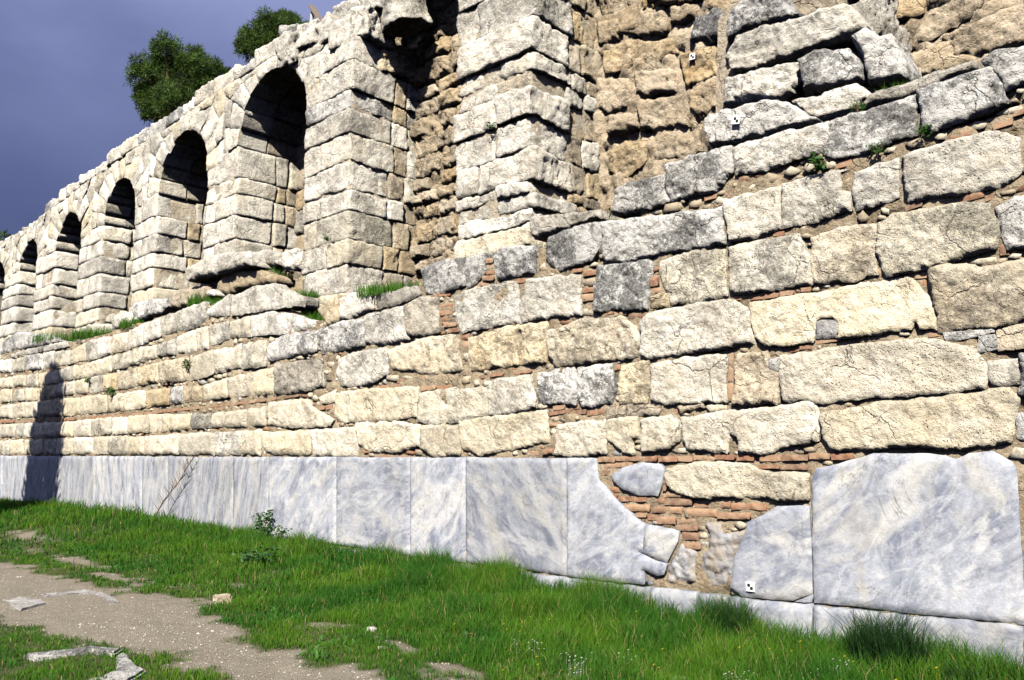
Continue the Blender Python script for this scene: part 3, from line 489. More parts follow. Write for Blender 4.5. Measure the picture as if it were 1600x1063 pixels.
('b','ct','L',[(-19.8,3.8),(-19.42,3.81),(-19.05,3.85),(-18.69,3.84),(-18.63,3.39),(-18.99,3.39),(-19.35,3.37),(-19.73,3.36)]),
('b','ct','L',[(-18.64,3.85),(-18.16,3.86),(-17.69,3.86),(-17.24,3.89),(-17.18,3.35),(-17.63,3.34),(-18.1,3.36),(-18.58,3.37)]),
('b','c','L',[(-17.2,3.89),(-16.82,3.87),(-16.45,3.89),(-16.09,3.92),(-16.03,3.4),(-16.39,3.36),(-16.76,3.33),(-17.14,3.32)]),
('b','c','L',[(-16.05,3.89),(-15.68,3.9),(-15.32,3.89),(-14.98,3.94),(-14.94,3.45),(-15.28,3.45),(-15.63,3.42),(-16.0,3.4)]),
('b','gc','L',[(-14.95,3.93),(-14.65,3.92),(-14.37,3.94),(-14.09,3.94),(-14.04,3.4),(-14.32,3.4),(-14.61,3.41),(-14.9,3.43)]),
('b','gc','L',[(-31.74,4.31),(-31.02,4.26),(-30.34,4.22),(-30.24,3.86),(-30.94,3.94),(-31.63,3.94)]),
('b','c','L',[(-30.25,4.21),(-29.59,4.2),(-28.96,4.19),(-28.87,3.83),(-29.51,3.87),(-30.16,3.9)]),
('b','c','L',[(-28.88,4.19),(-28.33,4.2),(-27.78,4.15),(-27.7,3.82),(-28.24,3.84),(-28.79,3.84)]),
('b','gc','L',[(-27.7,4.13),(-27.19,4.16),(-26.68,4.13),(-26.59,3.75),(-27.09,3.77),(-27.62,3.81)]),
('b','c','L',[(-26.6,4.11),(-25.83,4.12),(-25.09,4.13),(-25.02,3.77),(-25.75,3.77),(-26.52,3.79)]),
('b','gc','L',[(-25.03,4.13),(-24.5,4.15),(-23.98,4.14),(-23.91,3.77),(-24.43,3.79),(-24.95,3.77)]),
('b','c','L',[(-23.92,4.17),(-23.45,4.13),(-23.01,4.15),(-22.94,3.77),(-23.39,3.77),(-23.84,3.77)]),
('b','c','L',[(-22.95,4.15),(-22.41,4.17),(-21.89,4.18),(-21.38,4.21),(-21.32,3.83),(-21.83,3.82),(-22.34,3.77),(-22.88,3.76)]),
('b','gc','L',[(-21.33,4.21),(-20.8,4.22),(-20.28,4.25),(-19.78,4.26),(-19.73,3.88),(-20.23,3.87),(-20.74,3.85),(-21.27,3.85)]),
('b','c','L',[(-19.74,4.28),(-19.26,4.25),(-18.8,4.25),(-18.76,3.97),(-19.22,3.94),(-19.68,3.9)]),
('b','gc','L',[(-18.76,4.27),(-18.32,4.3),(-17.89,4.33),(-17.84,3.93),(-18.28,3.96),(-18.72,3.97)]),
('b','c','L',[(-17.85,4.34),(-17.39,4.39),(-16.94,4.42),(-16.88,3.93),(-17.34,3.92),(-17.81,3.97)]),
('b','c','L',[(-16.9,4.43),(-16.64,4.42),(-16.38,4.43),(-16.33,3.96),(-16.59,3.94),(-16.85,3.92)]),
('b','gc','L',[(-16.35,4.45),(-15.93,4.45),(-15.52,4.45),(-15.49,4.07),(-15.89,4.03),(-16.3,4.01)]),
('b','c','L',[(-15.49,4.44),(-15.08,4.45),(-14.69,4.46),(-14.66,4.03),(-15.05,4.06),(-15.45,4.08)]),
('b','wg','L',[(-14.64,4.44),(-13.91,4.45),(-13.19,4.32),(-12.43,4.09),(-12.44,3.97),(-13.02,3.97),(-13.79,3.99),(-14.61,4.04)]),
('b','wg','L',[(-31.91,4.9),(-31.19,4.86),(-30.5,4.81),(-30.39,4.39),(-31.08,4.46),(-31.79,4.48)]),
('b','w','L',[(-30.41,4.81),(-29.86,4.78),(-29.34,4.78),(-29.22,4.32),(-29.75,4.37),(-30.29,4.39)]),
('b','gc','L',[(-29.24,4.75),(-28.63,4.75),(-28.03,4.73),(-27.92,4.29),(-28.52,4.31),(-29.14,4.33)]),
('b','g','L',[(-27.95,4.75),(-27.17,4.74),(-26.41,4.69),(-26.31,4.21),(-27.06,4.26),(-27.84,4.3)]),
('b','w','L',[(-26.35,4.72),(-25.91,4.7),(-25.48,4.69),(-25.38,4.21),(-25.8,4.22),(-26.24,4.21)]),
('b','gc','L',[(-25.41,4.67),(-24.72,4.63),(-24.07,4.59),(-23.99,4.21),(-24.64,4.23),(-25.31,4.22)]),
('b','c','L',[(-24.0,4.6),(-23.59,4.65),(-23.19,4.71),(-23.11,4.23),(-23.52,4.24),(-23.93,4.23)]),
('b','gc','L',[(-23.13,4.71),(-22.74,4.76),(-22.35,4.73),(-22.26,4.22),(-22.64,4.2),(-23.04,4.22)]),
('b','w','L',[(-22.3,4.76),(-21.88,4.75),(-21.47,4.72),(-21.39,4.25),(-21.79,4.24),(-22.2,4.22)]),
('b','ct','L',[(-21.41,4.73),(-20.95,4.74),(-20.5,4.72),(-20.43,4.26),(-20.88,4.27),(-21.34,4.25)]),
('b','w','L',[(-20.45,4.73),(-20.03,4.78),(-19.61,4.84),(-19.54,4.32),(-19.96,4.32),(-20.39,4.28)]),
('b','w','L',[(-19.57,4.85),(-19.13,4.86),(-18.71,4.88),(-18.65,4.42),(-19.07,4.39),(-19.5,4.34)]),
('b','gc','L',[(-18.66,4.89),(-18.31,4.91),(-17.97,4.9),(-17.63,4.93),(-17.58,4.45),(-17.91,4.46),(-18.25,4.46),(-18.6,4.44)]),
('b','wg','L',[(-17.59,4.94),(-17.23,4.95),(-16.88,4.97),(-16.54,4.96),(-16.5,4.58),(-16.83,4.49),(-17.18,4.45),(-17.54,4.44)]),
('b','w','L',[(-16.45,4.8),(-15.6,5.01),(-15.53,4.55),(-16.42,4.63)]),
('b','wg','L',[(-15.52,4.93),(-14.71,5.05),(-13.86,4.98),(-13.21,4.67),(-12.72,4.56),(-12.75,4.39),(-13.2,4.45),(-14.07,4.49),(-15.45,4.52)]),
('b','g','L',[(-32.09,5.36),(-30.62,5.42),(-28.83,5.58),(-26.31,5.26),(-25.05,4.93),(-26.43,4.93),(-28.26,5.01),(-30.5,5.0)]),
('b','wg','L',[(-30.48,4.91),(-28.25,4.95),(-26.43,4.92),(-24.6,4.89),(-24.36,4.71),(-26.39,4.74),(-28.21,4.81),(-30.46,4.83)]),
('b','wg','L',[(-31.93,4.8),(-30.46,4.83),(-30.59,5.31),(-32.04,5.2)]),
('b','g','B',[(-20.71,5.49),(-19.97,5.49),(-18.93,5.38),(-18.83,5.19),(-19.15,5.05),(-20.05,5.0),(-20.56,4.99)]),
('b','wg','B',[(-21.84,5.26),(-21.37,5.31),(-20.75,5.29),(-20.59,4.96),(-21.31,4.89),(-21.78,4.88)]),
('b','wg','B',[(-17.93,5.67),(-17.87,5.95),(-17.13,6.04),(-16.22,6.0),(-15.16,5.87),(-15.0,5.53),(-15.64,5.58),(-16.34,5.57),(-16.96,5.61),(-17.14,5.65),(-17.8,5.6)]),
('b','wg','A',[(-15.71,6.01),(-15.25,5.99),(-14.7,5.84),(-14.63,5.57),(-15.12,5.6),(-15.67,5.81)]),
('b','w','A',[(-14.65,5.81),(-14.09,5.82),(-14.12,5.54),(-14.2,5.39),(-14.58,5.48)]),
('b','w','A',[(-14.06,5.71),(-13.84,5.71),(-13.84,5.36),(-14.11,5.38)]),
('b','kt','C',[(-16.86,5.26),(-16.66,5.57),(-16.01,5.64),(-15.02,5.49),(-14.47,5.25),(-14.51,5.12),(-15.76,5.19),(-16.35,5.15)]),
('b','kt','C',[(-18.85,5.53),(-18.34,5.58),(-17.35,5.53),(-17.04,5.34),(-17.43,5.16),(-18.03,5.12),(-18.93,5.17)]),
('b','w','B',[(-16.93,5.29),(-16.65,5.28),(-16.55,5.13),(-16.86,5.14)]),
('m','m','M',[(-3.57,1.53),(-3.52,1.62),(-3.12,1.72),(-2.95,1.77),(-2.47,1.77),(-2.32,1.75),(-2.24,1.72),(-2.13,1.77),(-1.94,1.79),(-1.8,1.7),(-1.77,1.64),(-1.78,1.21),(-1.79,0.67),(-1.79,0.35),(-1.92,0.35),(-2.71,0.33),(-3.24,0.33),(-3.61,0.32),(-3.6,0.79)]),
('m','m','M',[(-4.13,1.13),(-3.95,1.24),(-3.61,1.26),(-3.61,0.79),(-3.62,0.4),(-3.83,0.31),(-4.39,0.29),(-4.52,0.37),(-4.46,0.68),(-4.32,0.96),(-4.29,1.06)]),
('m','m','M',[(-3.81,0.31),(-3.62,0.4),(-3.63,0.32),(-3.71,0.31)]),
('m','mr','L',[(-4.83,1.03),(-4.61,1.04),(-4.59,0.94),(-4.34,0.95),(-4.47,0.67),(-4.54,0.34),(-4.91,0.3),(-4.9,0.64),(-4.76,0.77),(-4.78,0.93)]),
('m','m','M',[(-6.05,1.52),(-5.88,1.61),(-5.59,1.67),(-5.35,1.66),(-5.29,1.58),(-5.34,1.4),(-5.39,1.29),(-5.67,1.29),(-5.89,1.35),(-6.02,1.44)]),
('b','c','L',[(-5.3,1.59),(-4.95,1.69),(-4.61,1.7),(-4.27,1.68),(-4.09,1.6),(-3.9,1.58),(-3.59,1.57),(-3.61,1.29),(-3.96,1.29),(-4.26,1.31),(-4.68,1.28),(-4.96,1.28),(-5.23,1.34),(-5.31,1.45)]),
('m','m','M',[(-6.73,1.73),(-6.27,1.72),(-6.23,1.46),(-5.96,1.22),(-5.71,1.04),(-5.58,0.97),(-5.61,0.68),(-5.68,0.65),(-5.44,0.57),(-5.29,0.55),(-5.33,0.43),(-5.42,0.4),(-5.59,0.45),(-5.59,0.29),(-5.95,0.28),(-6.74,0.27)]),
('m','m','M',[(-5.58,0.97),(-5.12,0.92),(-5.14,0.81),(-5.29,0.56),(-5.44,0.58),(-5.68,0.66),(-5.59,0.69)]),
('m','mr','L',[(-5.3,0.54),(-5.12,0.81),(-4.93,0.72),(-4.92,0.35),(-5.34,0.31)]),
('m','mr','L',[(-5.6,0.43),(-5.43,0.39),(-5.46,0.27),(-5.6,0.28)]),
('m','ms','M',[(-31.2,1.75),(-30.2,1.73),(-29.26,1.75),(-28.81,0.08),(-30.7,0.05)]),
('m','ms','M',[(-29.22,1.75),(-28.11,1.73),(-27.07,1.75),(-26.67,0.11),(-28.77,0.08)]),
('m','ms','M',[(-27.03,1.75),(-25.63,1.73),(-24.33,1.74),(-24.0,0.14),(-26.64,0.11)]),
('m','ms','M',[(-24.3,1.74),(-23.06,1.73),(-21.91,1.74),(-21.63,0.17),(-23.98,0.14)]),
('m','ms','M',[(-21.88,1.74),(-20.49,1.73),(-19.22,1.74),(-19.0,0.21),(-21.61,0.18)]),
('m','ms','M',[(-19.2,1.74),(-18.53,1.72),(-17.89,1.74),(-17.7,0.23),(-18.98,0.21)]),
('m','ms','M',[(-17.87,1.74),(-16.4,1.72),(-15.08,1.73),(-14.94,0.27),(-17.68,0.23)]),
('m','ms','M',[(-15.06,1.73),(-14.41,1.72),(-13.79,1.73),(-13.68,0.28),(-14.93,0.27)]),
('m','m','M',[(-13.78,1.73),(-12.67,1.72),(-11.67,1.73),(-11.6,0.31),(-13.67,0.28)]),
('m','m','M',[(-11.66,1.73),(-10.68,1.72),(-9.78,1.73),(-9.74,0.28),(-11.59,0.31)]),
('m','m','M',[(-9.77,1.73),(-9.15,1.72),(-8.57,1.73),(-8.55,0.28),(-9.73,0.28)]),
('m','m','M',[(-8.56,1.73),(-7.59,1.72),(-6.73,1.72),(-6.75,0.28),(-8.54,0.28)]),
('p','m','M',[(-30.71,-0.01),(-26.35,0.06),(-22.86,0.11),(-22.66,-0.95),(-30.32,-1.32)]),
('p','m','M',[(-22.82,0.11),(-19.38,0.16),(-16.62,0.2),(-16.52,-0.65),(-22.61,-0.95)]),
('p','m','M',[(-16.59,0.2),(-14.45,0.24),(-12.64,0.26),(-12.6,-0.46),(-16.49,-0.65)]),
('p','m','M',[(-12.62,0.26),(-11.25,0.26),(-10.05,0.25),(-10.03,-0.39),(-12.58,-0.46)]),
('p','m','M',[(-10.04,0.25),(-8.78,0.25),(-7.67,0.25),(-7.67,-0.3),(-10.02,-0.38)]),
('p','m','M',[(-7.66,0.25),(-6.75,0.26),(-5.94,0.26),(-5.95,-0.23),(-7.66,-0.3)]),
('p','m','M',[(-5.92,0.26),(-5.71,0.27),(-5.5,0.27),(-5.52,-0.21),(-5.93,-0.23)]),
('p','m','M',[(-5.49,0.27),(-5.19,0.28),(-4.91,0.28),(-4.93,-0.18),(-5.5,-0.2)]),
('p','m','M',[(-4.89,0.28),(-4.63,0.28),(-4.38,0.28),(-4.4,-0.15),(-4.91,-0.18)]),
('p','m','M',[(-4.37,0.29),(-3.98,0.29),(-3.62,0.3),(-3.65,-0.11),(-4.38,-0.15)]),
('p','m','M',[(-3.61,0.3),(-3.16,0.31),(-2.74,0.31),(-2.76,-0.07),(-3.63,-0.11)]),
('p','m','M',[(-2.73,0.31),(-2.25,0.33),(-1.81,0.34),(-1.84,-0.01),(-2.75,-0.07)]),
('p','m','M',[(-1.8,0.34),(-1.58,0.35),(-1.37,0.35),(-1.39,0.01),(-1.83,-0.01)]),
]
BRICKS = [
('L',[(-6.247,1.73),(-5.994,1.731),(-5.995,1.672),(-6.248,1.67)]),
('L',[(-5.987,1.741),(-5.607,1.741),(-5.608,1.684),(-5.989,1.683)]),
('L',[(-5.575,1.741),(-5.405,1.742),(-5.407,1.685),(-5.577,1.684)]),
('L',[(-5.375,1.747),(-5.136,1.747),(-5.138,1.681),(-5.377,1.68)]),
('L',[(-5.121,1.752),(-4.947,1.752),(-4.949,1.687),(-5.123,1.686)]),
('L',[(-4.933,1.752),(-4.667,1.752),(-4.669,1.698),(-4.934,1.697)]),
('L',[(-4.653,1.757),(-4.424,1.756),(-4.426,1.709),(-4.655,1.708)]),
('L',[(-4.398,1.756),(-4.203,1.756),(-4.205,1.695),(-4.4,1.695)]),
('L',[(-4.139,1.756),(-3.903,1.756),(-3.906,1.692),(-4.142,1.691)]),
('L',[(-3.89,1.761),(-3.609,1.761),(-3.612,1.698),(-3.893,1.697)]),
('L',[(-3.6,1.769),(-3.387,1.769),(-3.39,1.712),(-3.602,1.711)]),
('L',[(-3.376,1.769),(-3.155,1.769),(-3.159,1.713),(-3.379,1.712)]),
('L',[(-3.908,1.653),(-3.598,1.656),(-3.601,1.604),(-3.91,1.601)]),
('L',[(-4.144,1.654),(-3.92,1.655),(-3.922,1.614),(-4.145,1.612)]),
('L',[(-6.282,1.662),(-5.996,1.664),(-5.997,1.592),(-6.284,1.589)]),
('L',[(-6.25,1.573),(-6.064,1.575),(-6.065,1.511),(-6.251,1.508)]),
('L',[(-6.217,1.487),(-6.066,1.49),(-6.067,1.421),(-6.218,1.417)]),
('L',[(-6.168,1.381),(-5.936,1.387),(-5.937,1.313),(-6.17,1.306)]),
('L',[(-6.096,1.292),(-5.98,1.296),(-5.981,1.248),(-6.097,1.244)]),
('L',[(-5.971,1.27),(-5.745,1.277),(-5.746,1.215),(-5.972,1.207)]),
('L',[(-5.729,1.272),(-5.556,1.278),(-5.558,1.217),(-5.731,1.21)]),
('L',[(-5.526,1.274),(-5.328,1.281),(-5.33,1.21),(-5.528,1.203)]),
('L',[(-5.313,1.264),(-4.963,1.276),(-4.965,1.202),(-5.316,1.188)]),
('L',[(-4.95,1.244),(-4.51,1.261),(-4.513,1.197),(-4.952,1.178)]),
('L',[(-4.497,1.244),(-4.086,1.26),(-4.089,1.191),(-4.5,1.173)]),
('L',[(-5.908,1.178),(-5.522,1.193),(-5.524,1.111),(-5.91,1.094)]),
('L',[(-5.513,1.168),(-5.28,1.177),(-5.282,1.102),(-5.515,1.091)]),
('L',[(-5.268,1.178),(-5.089,1.185),(-5.092,1.106),(-5.271,1.098)]),
('L',[(-5.067,1.161),(-4.661,1.178),(-4.664,1.092),(-5.07,1.073)]),
('L',[(-4.649,1.136),(-4.267,1.154),(-4.27,1.089),(-4.651,1.069)]),
('L',[(-5.718,1.087),(-5.568,1.094),(-5.569,1.043),(-5.719,1.036)]),
('L',[(-5.562,1.074),(-5.439,1.08),(-5.441,1.019),(-5.563,1.013)]),
('L',[(-5.425,1.058),(-5.171,1.07),(-5.174,0.993),(-5.427,0.98)]),
('L',[(-5.157,1.071),(-4.913,1.083),(-4.916,1.007),(-5.159,0.994)]),
('L',[(-5.174,0.983),(-4.888,0.999),(-4.89,0.932),(-5.176,0.914)]),
('L',[(-5.104,0.902),(-4.891,0.915),(-4.894,0.83),(-5.107,0.816)]),
('L',[(-5.093,0.792),(-4.867,0.808),(-4.869,0.731),(-5.096,0.714)]),
('L',[(-5.341,1.336),(-4.961,1.347),(-4.962,1.293),(-5.343,1.28)]),
('L',[(-5.996,1.664),(-5.767,1.665),(-5.769,1.613),(-5.997,1.611)]),
('L',[(-5.336,1.503),(-5.294,1.503),(-5.299,1.352),(-5.341,1.351)]),
('L',[(-9.249,4.18),(-8.944,4.164),(-8.943,4.095),(-9.247,4.11)]),
('L',[(-9.168,3.987),(-8.917,3.976),(-8.916,3.908),(-9.167,3.917)]),
('L',[(-9.192,3.895),(-8.915,3.885),(-8.914,3.816),(-9.191,3.826)]),
('L',[(-9.165,3.796),(-8.914,3.788),(-8.913,3.73),(-9.164,3.737)]),
('L',[(-9.087,3.693),(-8.814,3.686),(-8.813,3.625),(-9.086,3.631)]),
('L',[(-9.011,3.61),(-8.764,3.605),(-8.763,3.544),(-9.01,3.549)]),
('L',[(-8.219,4.529),(-8.068,4.517),(-8.068,4.451),(-8.219,4.462)]),
('L',[(-8.228,4.437),(-8.081,4.426),(-8.081,4.373),(-8.227,4.383)]),
('L',[(-8.227,4.355),(-8.054,4.344),(-8.053,4.291),(-8.227,4.302)]),
('L',[(-8.273,4.283),(-8.044,4.269),(-8.044,4.203),(-8.272,4.217)]),
('L',[(-8.46,4.22),(-8.226,4.207),(-8.226,4.147),(-8.459,4.16)]),
('L',[(-7.605,4.155),(-7.456,4.146),(-7.457,4.083),(-7.605,4.091)]),
('L',[(-6.472,3.867),(-6.289,3.859),(-6.29,3.797),(-6.473,3.804)]),
('L',[(-6.473,3.778),(-6.291,3.771),(-6.292,3.681),(-6.475,3.686)]),
('L',[(-6.45,4.085),(-6.231,4.072),(-6.232,4.002),(-6.451,4.014)]),
('L',[(-6.607,4.131),(-6.468,4.123),(-6.469,4.075),(-6.608,4.083)]),
('L',[(-8.724,3.496),(-8.547,3.493),(-8.546,3.403),(-8.723,3.405)]),
('L',[(-8.723,3.388),(-8.546,3.386),(-8.545,3.28),(-8.721,3.281)]),
('L',[(-7.074,3.208),(-7.026,3.208),(-7.027,3.057),(-7.075,3.057)]),
('L',[(-10.735,2.848),(-10.356,2.855),(-10.354,2.794),(-10.732,2.786)]),
('L',[(-10.327,2.858),(-9.963,2.864),(-9.962,2.807),(-10.325,2.8)]),
('L',[(-9.936,2.875),(-9.613,2.88),(-9.612,2.821),(-9.935,2.815)]),
('L',[(-9.574,2.78),(-9.248,2.787),(-9.247,2.719),(-9.572,2.711)]),
('L',[(-9.223,2.774),(-8.924,2.781),(-8.923,2.714),(-9.221,2.706)]),
('L',[(-9.668,2.951),(-9.483,2.954),(-9.482,2.877),(-9.666,2.874)]),
('L',[(-8.401,2.865),(-8.173,2.87),(-8.172,2.825),(-8.4,2.82)]),
('L',[(-8.128,2.871),(-7.863,2.876),(-7.863,2.832),(-8.127,2.827)]),
('L',[(-7.82,2.87),(-7.564,2.875),(-7.564,2.825),(-7.819,2.82)]),
('L',[(-7.543,2.885),(-7.357,2.888),(-7.357,2.846),(-7.543,2.842)]),
('L',[(-12.329,2.584),(-12.089,2.591),(-12.085,2.529),(-12.325,2.521)]),
('L',[(-12.055,2.59),(-11.854,2.596),(-11.851,2.526),(-12.051,2.52)]),
('L',[(-10.664,1.74),(-10.32,1.766),(-10.319,1.717),(-10.663,1.69)]),
('L',[(-10.263,1.738),(-9.879,1.768),(-9.878,1.719),(-10.262,1.689)]),
('L',[(-7.443,1.808),(-7.202,1.828),(-7.202,1.763),(-7.443,1.742)]),
('L',[(-7.162,1.826),(-6.968,1.843),(-6.968,1.779),(-7.163,1.761)]),
('L',[(-10.966,1.856),(-10.787,1.868),(-10.784,1.796),(-10.963,1.783)]),
('L',[(-8.694,1.812),(-8.553,1.823),(-8.552,1.743),(-8.693,1.731)]),
('L',[(-9.276,2.886),(-8.974,2.891),(-8.974,2.844),(-9.275,2.838)]),
('L',[(-10.187,2.913),(-9.992,2.916),(-9.991,2.874),(-10.186,2.87)]),
('L',[(-6.621,4.13),(-6.471,4.121),(-6.472,4.076),(-6.622,4.085)]),
('L',[(-6.461,4.08),(-6.227,4.067),(-6.228,4.005),(-6.462,4.017)]),
('L',[(-6.486,3.868),(-6.292,3.86),(-6.293,3.798),(-6.487,3.806)]),
('L',[(-6.487,3.779),(-6.282,3.771),(-6.284,3.681),(-6.489,3.687)]),
('L',[(-5.452,3.865),(-5.324,3.859),(-5.328,3.736),(-5.456,3.741)]),
('L',[(-5.456,3.725),(-5.281,3.718),(-5.283,3.645),(-5.458,3.65)]),
('L',[(-6.19,3.528),(-5.997,3.523),(-5.998,3.475),(-6.191,3.479)]),
('L',[(-5.98,3.497),(-5.792,3.493),(-5.793,3.443),(-5.981,3.446)]),
('L',[(-5.776,3.462),(-5.496,3.457),(-5.498,3.38),(-5.778,3.384)]),
('L',[(-4.374,3.474),(-4.17,3.47),(-4.172,3.427),(-4.376,3.431)]),
('L',[(-4.157,3.465),(-3.999,3.462),(-4.001,3.408),(-4.159,3.41)]),
('L',[(-3.991,3.459),(-3.844,3.456),(-3.847,3.402),(-3.993,3.404)]),
('L',[(-3.831,3.461),(-3.681,3.458),(-3.683,3.405),(-3.834,3.408)]),
('L',[(-3.594,3.466),(-3.497,3.464),(-3.499,3.416),(-3.596,3.418)]),
('L',[(-4.58,4.196),(-4.472,4.188),(-4.476,4.079),(-4.584,4.086)]),
('L',[(-3.878,4.115),(-3.75,4.106),(-3.753,4.057),(-3.88,4.066)]),
('L',[(-5.994,2.838),(-5.891,2.841),(-5.893,2.782),(-5.995,2.78)]),
('L',[(-6.966,2.387),(-6.775,2.397),(-6.775,2.339),(-6.966,2.328)]),
('L',[(-6.7,2.384),(-6.551,2.392),(-6.552,2.334),(-6.7,2.326)]),
('L',[(-7.083,2.309),(-6.7,2.33),(-6.701,2.281),(-7.084,2.258)]),
('L',[(-6.693,2.309),(-6.443,2.323),(-6.444,2.267),(-6.694,2.251)]),
('L',[(-6.425,2.304),(-6.166,2.319),(-6.168,2.252),(-6.426,2.236)]),
('L',[(-5.332,2.265),(-5.124,2.279),(-5.125,2.222),(-5.334,2.207)]),
('L',[(-7.045,2.171),(-6.891,2.18),(-6.891,2.131),(-7.046,2.12)]),
('L',[(-4.454,2.852),(-4.399,2.853),(-4.403,2.741),(-4.458,2.739)]),
('L',[(-4.467,2.727),(-4.404,2.729),(-4.411,2.555),(-4.474,2.552)]),
('L',[(-4.486,2.526),(-4.404,2.53),(-4.411,2.345),(-4.493,2.34)]),
('L',[(-3.809,2.852),(-3.661,2.856),(-3.663,2.814),(-3.812,2.809)]),
('L',[(-3.648,2.863),(-3.515,2.866),(-3.517,2.824),(-3.65,2.82)]),
('L',[(-3.477,2.91),(-3.232,2.916),(-3.234,2.875),(-3.479,2.869)]),
('L',[(-7.673,2.87),(-7.36,2.876),(-7.36,2.839),(-7.673,2.832)]),
('L',[(-7.055,3.389),(-7.028,3.389),(-7.03,3.057),(-7.058,3.056)]),
('L',[(-3.592,3.47),(-3.502,3.469),(-3.505,3.419),(-3.594,3.42)]),
('L',[(-2.518,3.471),(-2.358,3.467),(-2.363,3.399),(-2.522,3.402)]),
('L',[(-2.47,3.381),(-2.353,3.379),(-2.357,3.327),(-2.473,3.328)]),
('L',[(-2.858,3.552),(-2.767,3.549),(-2.772,3.466),(-2.863,3.468)]),
('L',[(-1.768,3.634),(-1.692,3.631),(-1.702,3.502),(-1.777,3.504)]),
('L',[(-2.407,2.876),(-2.303,2.879),(-2.306,2.839),(-2.409,2.835)]),
('L',[(-1.955,2.414),(-1.902,2.418),(-1.907,2.344),(-1.96,2.34)]),
('L',[(-2.838,3.695),(-2.781,3.692),(-2.788,3.586),(-2.844,3.588)]),
('L',[(-2.051,4.128),(-1.847,4.152),(-1.852,4.071),(-2.057,4.045)]),
('L',[(-1.849,4.068),(-1.704,4.086),(-1.708,4.036),(-1.853,4.017)]),
('L',[(-2.526,4.125),(-2.368,4.143),(-2.372,4.084),(-2.53,4.065)]),
('L',[(-1.74,4.72),(-1.577,4.731),(-1.581,4.671),(-1.745,4.659)]),
('L',[(-1.57,4.786),(-1.493,4.791),(-1.496,4.75),(-1.573,4.745)]),
('L',[(-2.099,4.704),(-1.942,4.715),(-1.946,4.657),(-2.103,4.646)]),
('L',[(-3.177,4.695),(-3.01,4.706),(-3.013,4.651),(-3.18,4.64)]),
('L',[(-4.687,4.674),(-4.53,4.683),(-4.531,4.635),(-4.688,4.626)]),
('L',[(-4.426,4.699),(-4.263,4.708),(-4.265,4.65),(-4.429,4.64)]),
('L',[(-4.258,4.822),(-4.073,4.831),(-4.077,4.748),(-4.261,4.738)]),
('L',[(-2.847,4.726),(-2.728,4.733),(-2.731,4.682),(-2.85,4.674)]),
('L',[(-30.882,2.882),(-29.612,2.848),(-29.591,2.769),(-30.859,2.8)]),
('L',[(-29.543,2.846),(-28.601,2.827),(-28.581,2.75),(-29.522,2.767)]),
('L',[(-28.536,2.825),(-27.394,2.802),(-27.376,2.727),(-28.516,2.748)]),
('L',[(-27.333,2.8),(-26.712,2.787),(-26.695,2.714),(-27.315,2.725)]),
('L',[(-26.654,2.785),(-25.8,2.768),(-25.784,2.696),(-26.637,2.712)]),
('L',[(-25.744,2.766),(-25.039,2.752),(-25.024,2.682),(-25.728,2.695)]),
('L',[(-24.986,2.75),(-24.127,2.747),(-24.113,2.679),(-24.971,2.681)]),
('L',[(-24.076,2.745),(-23.525,2.745),(-23.512,2.678),(-24.063,2.677)]),
('L',[(-23.476,2.743),(-22.663,2.742),(-22.652,2.677),(-23.463,2.677)]),
('L',[(-22.617,2.74),(-21.971,2.74),(-21.96,2.676),(-22.605,2.676)]),
('L',[(-21.927,2.738),(-21.178,2.737),(-21.168,2.675),(-21.916,2.675)]),
('L',[(-21.136,2.736),(-20.572,2.735),(-20.563,2.675),(-21.126,2.674)]),
('L',[(-20.532,2.734),(-20.006,2.736),(-19.997,2.677),(-20.523,2.673)]),
('L',[(-19.967,2.735),(-19.347,2.742),(-19.339,2.684),(-19.958,2.675)]),
('L',[(-19.31,2.741),(-18.658,2.748),(-18.65,2.691),(-19.302,2.683)]),
('L',[(-18.623,2.747),(-18.18,2.752),(-18.173,2.696),(-18.615,2.69)]),
('L',[(-18.146,2.751),(-17.55,2.758),(-17.544,2.703),(-18.139,2.695)]),
('L',[(-17.518,2.756),(-16.959,2.763),(-16.953,2.71),(-17.511,2.702)]),
('L',[(-16.928,2.762),(-16.588,2.766),(-16.582,2.714),(-16.922,2.709)]),
('L',[(-16.558,2.765),(-16.119,2.772),(-16.114,2.72),(-16.552,2.713)]),
('L',[(-16.09,2.771),(-15.644,2.779),(-15.639,2.729),(-16.085,2.719)]),
('L',[(-15.616,2.778),(-15.131,2.787),(-15.126,2.737),(-15.611,2.727)]),
('L',[(-15.104,2.786),(-14.701,2.793),(-14.696,2.745),(-15.1,2.736)]),
('L',[(-14.675,2.792),(-14.4,2.798),(-14.397,2.75),(-14.671,2.744)]),
('L',[(-14.375,2.797),(-14.031,2.805),(-14.027,2.758),(-14.371,2.749)]),
('L',[(-14.007,2.804),(-13.674,2.815),(-13.671,2.768),(-14.003,2.756)]),
('L',[(-13.65,2.814),(-13.327,2.824),(-13.323,2.779),(-13.647,2.767)]),
('L',[(-13.304,2.823),(-12.902,2.831),(-12.899,2.786),(-13.301,2.778)]),
]
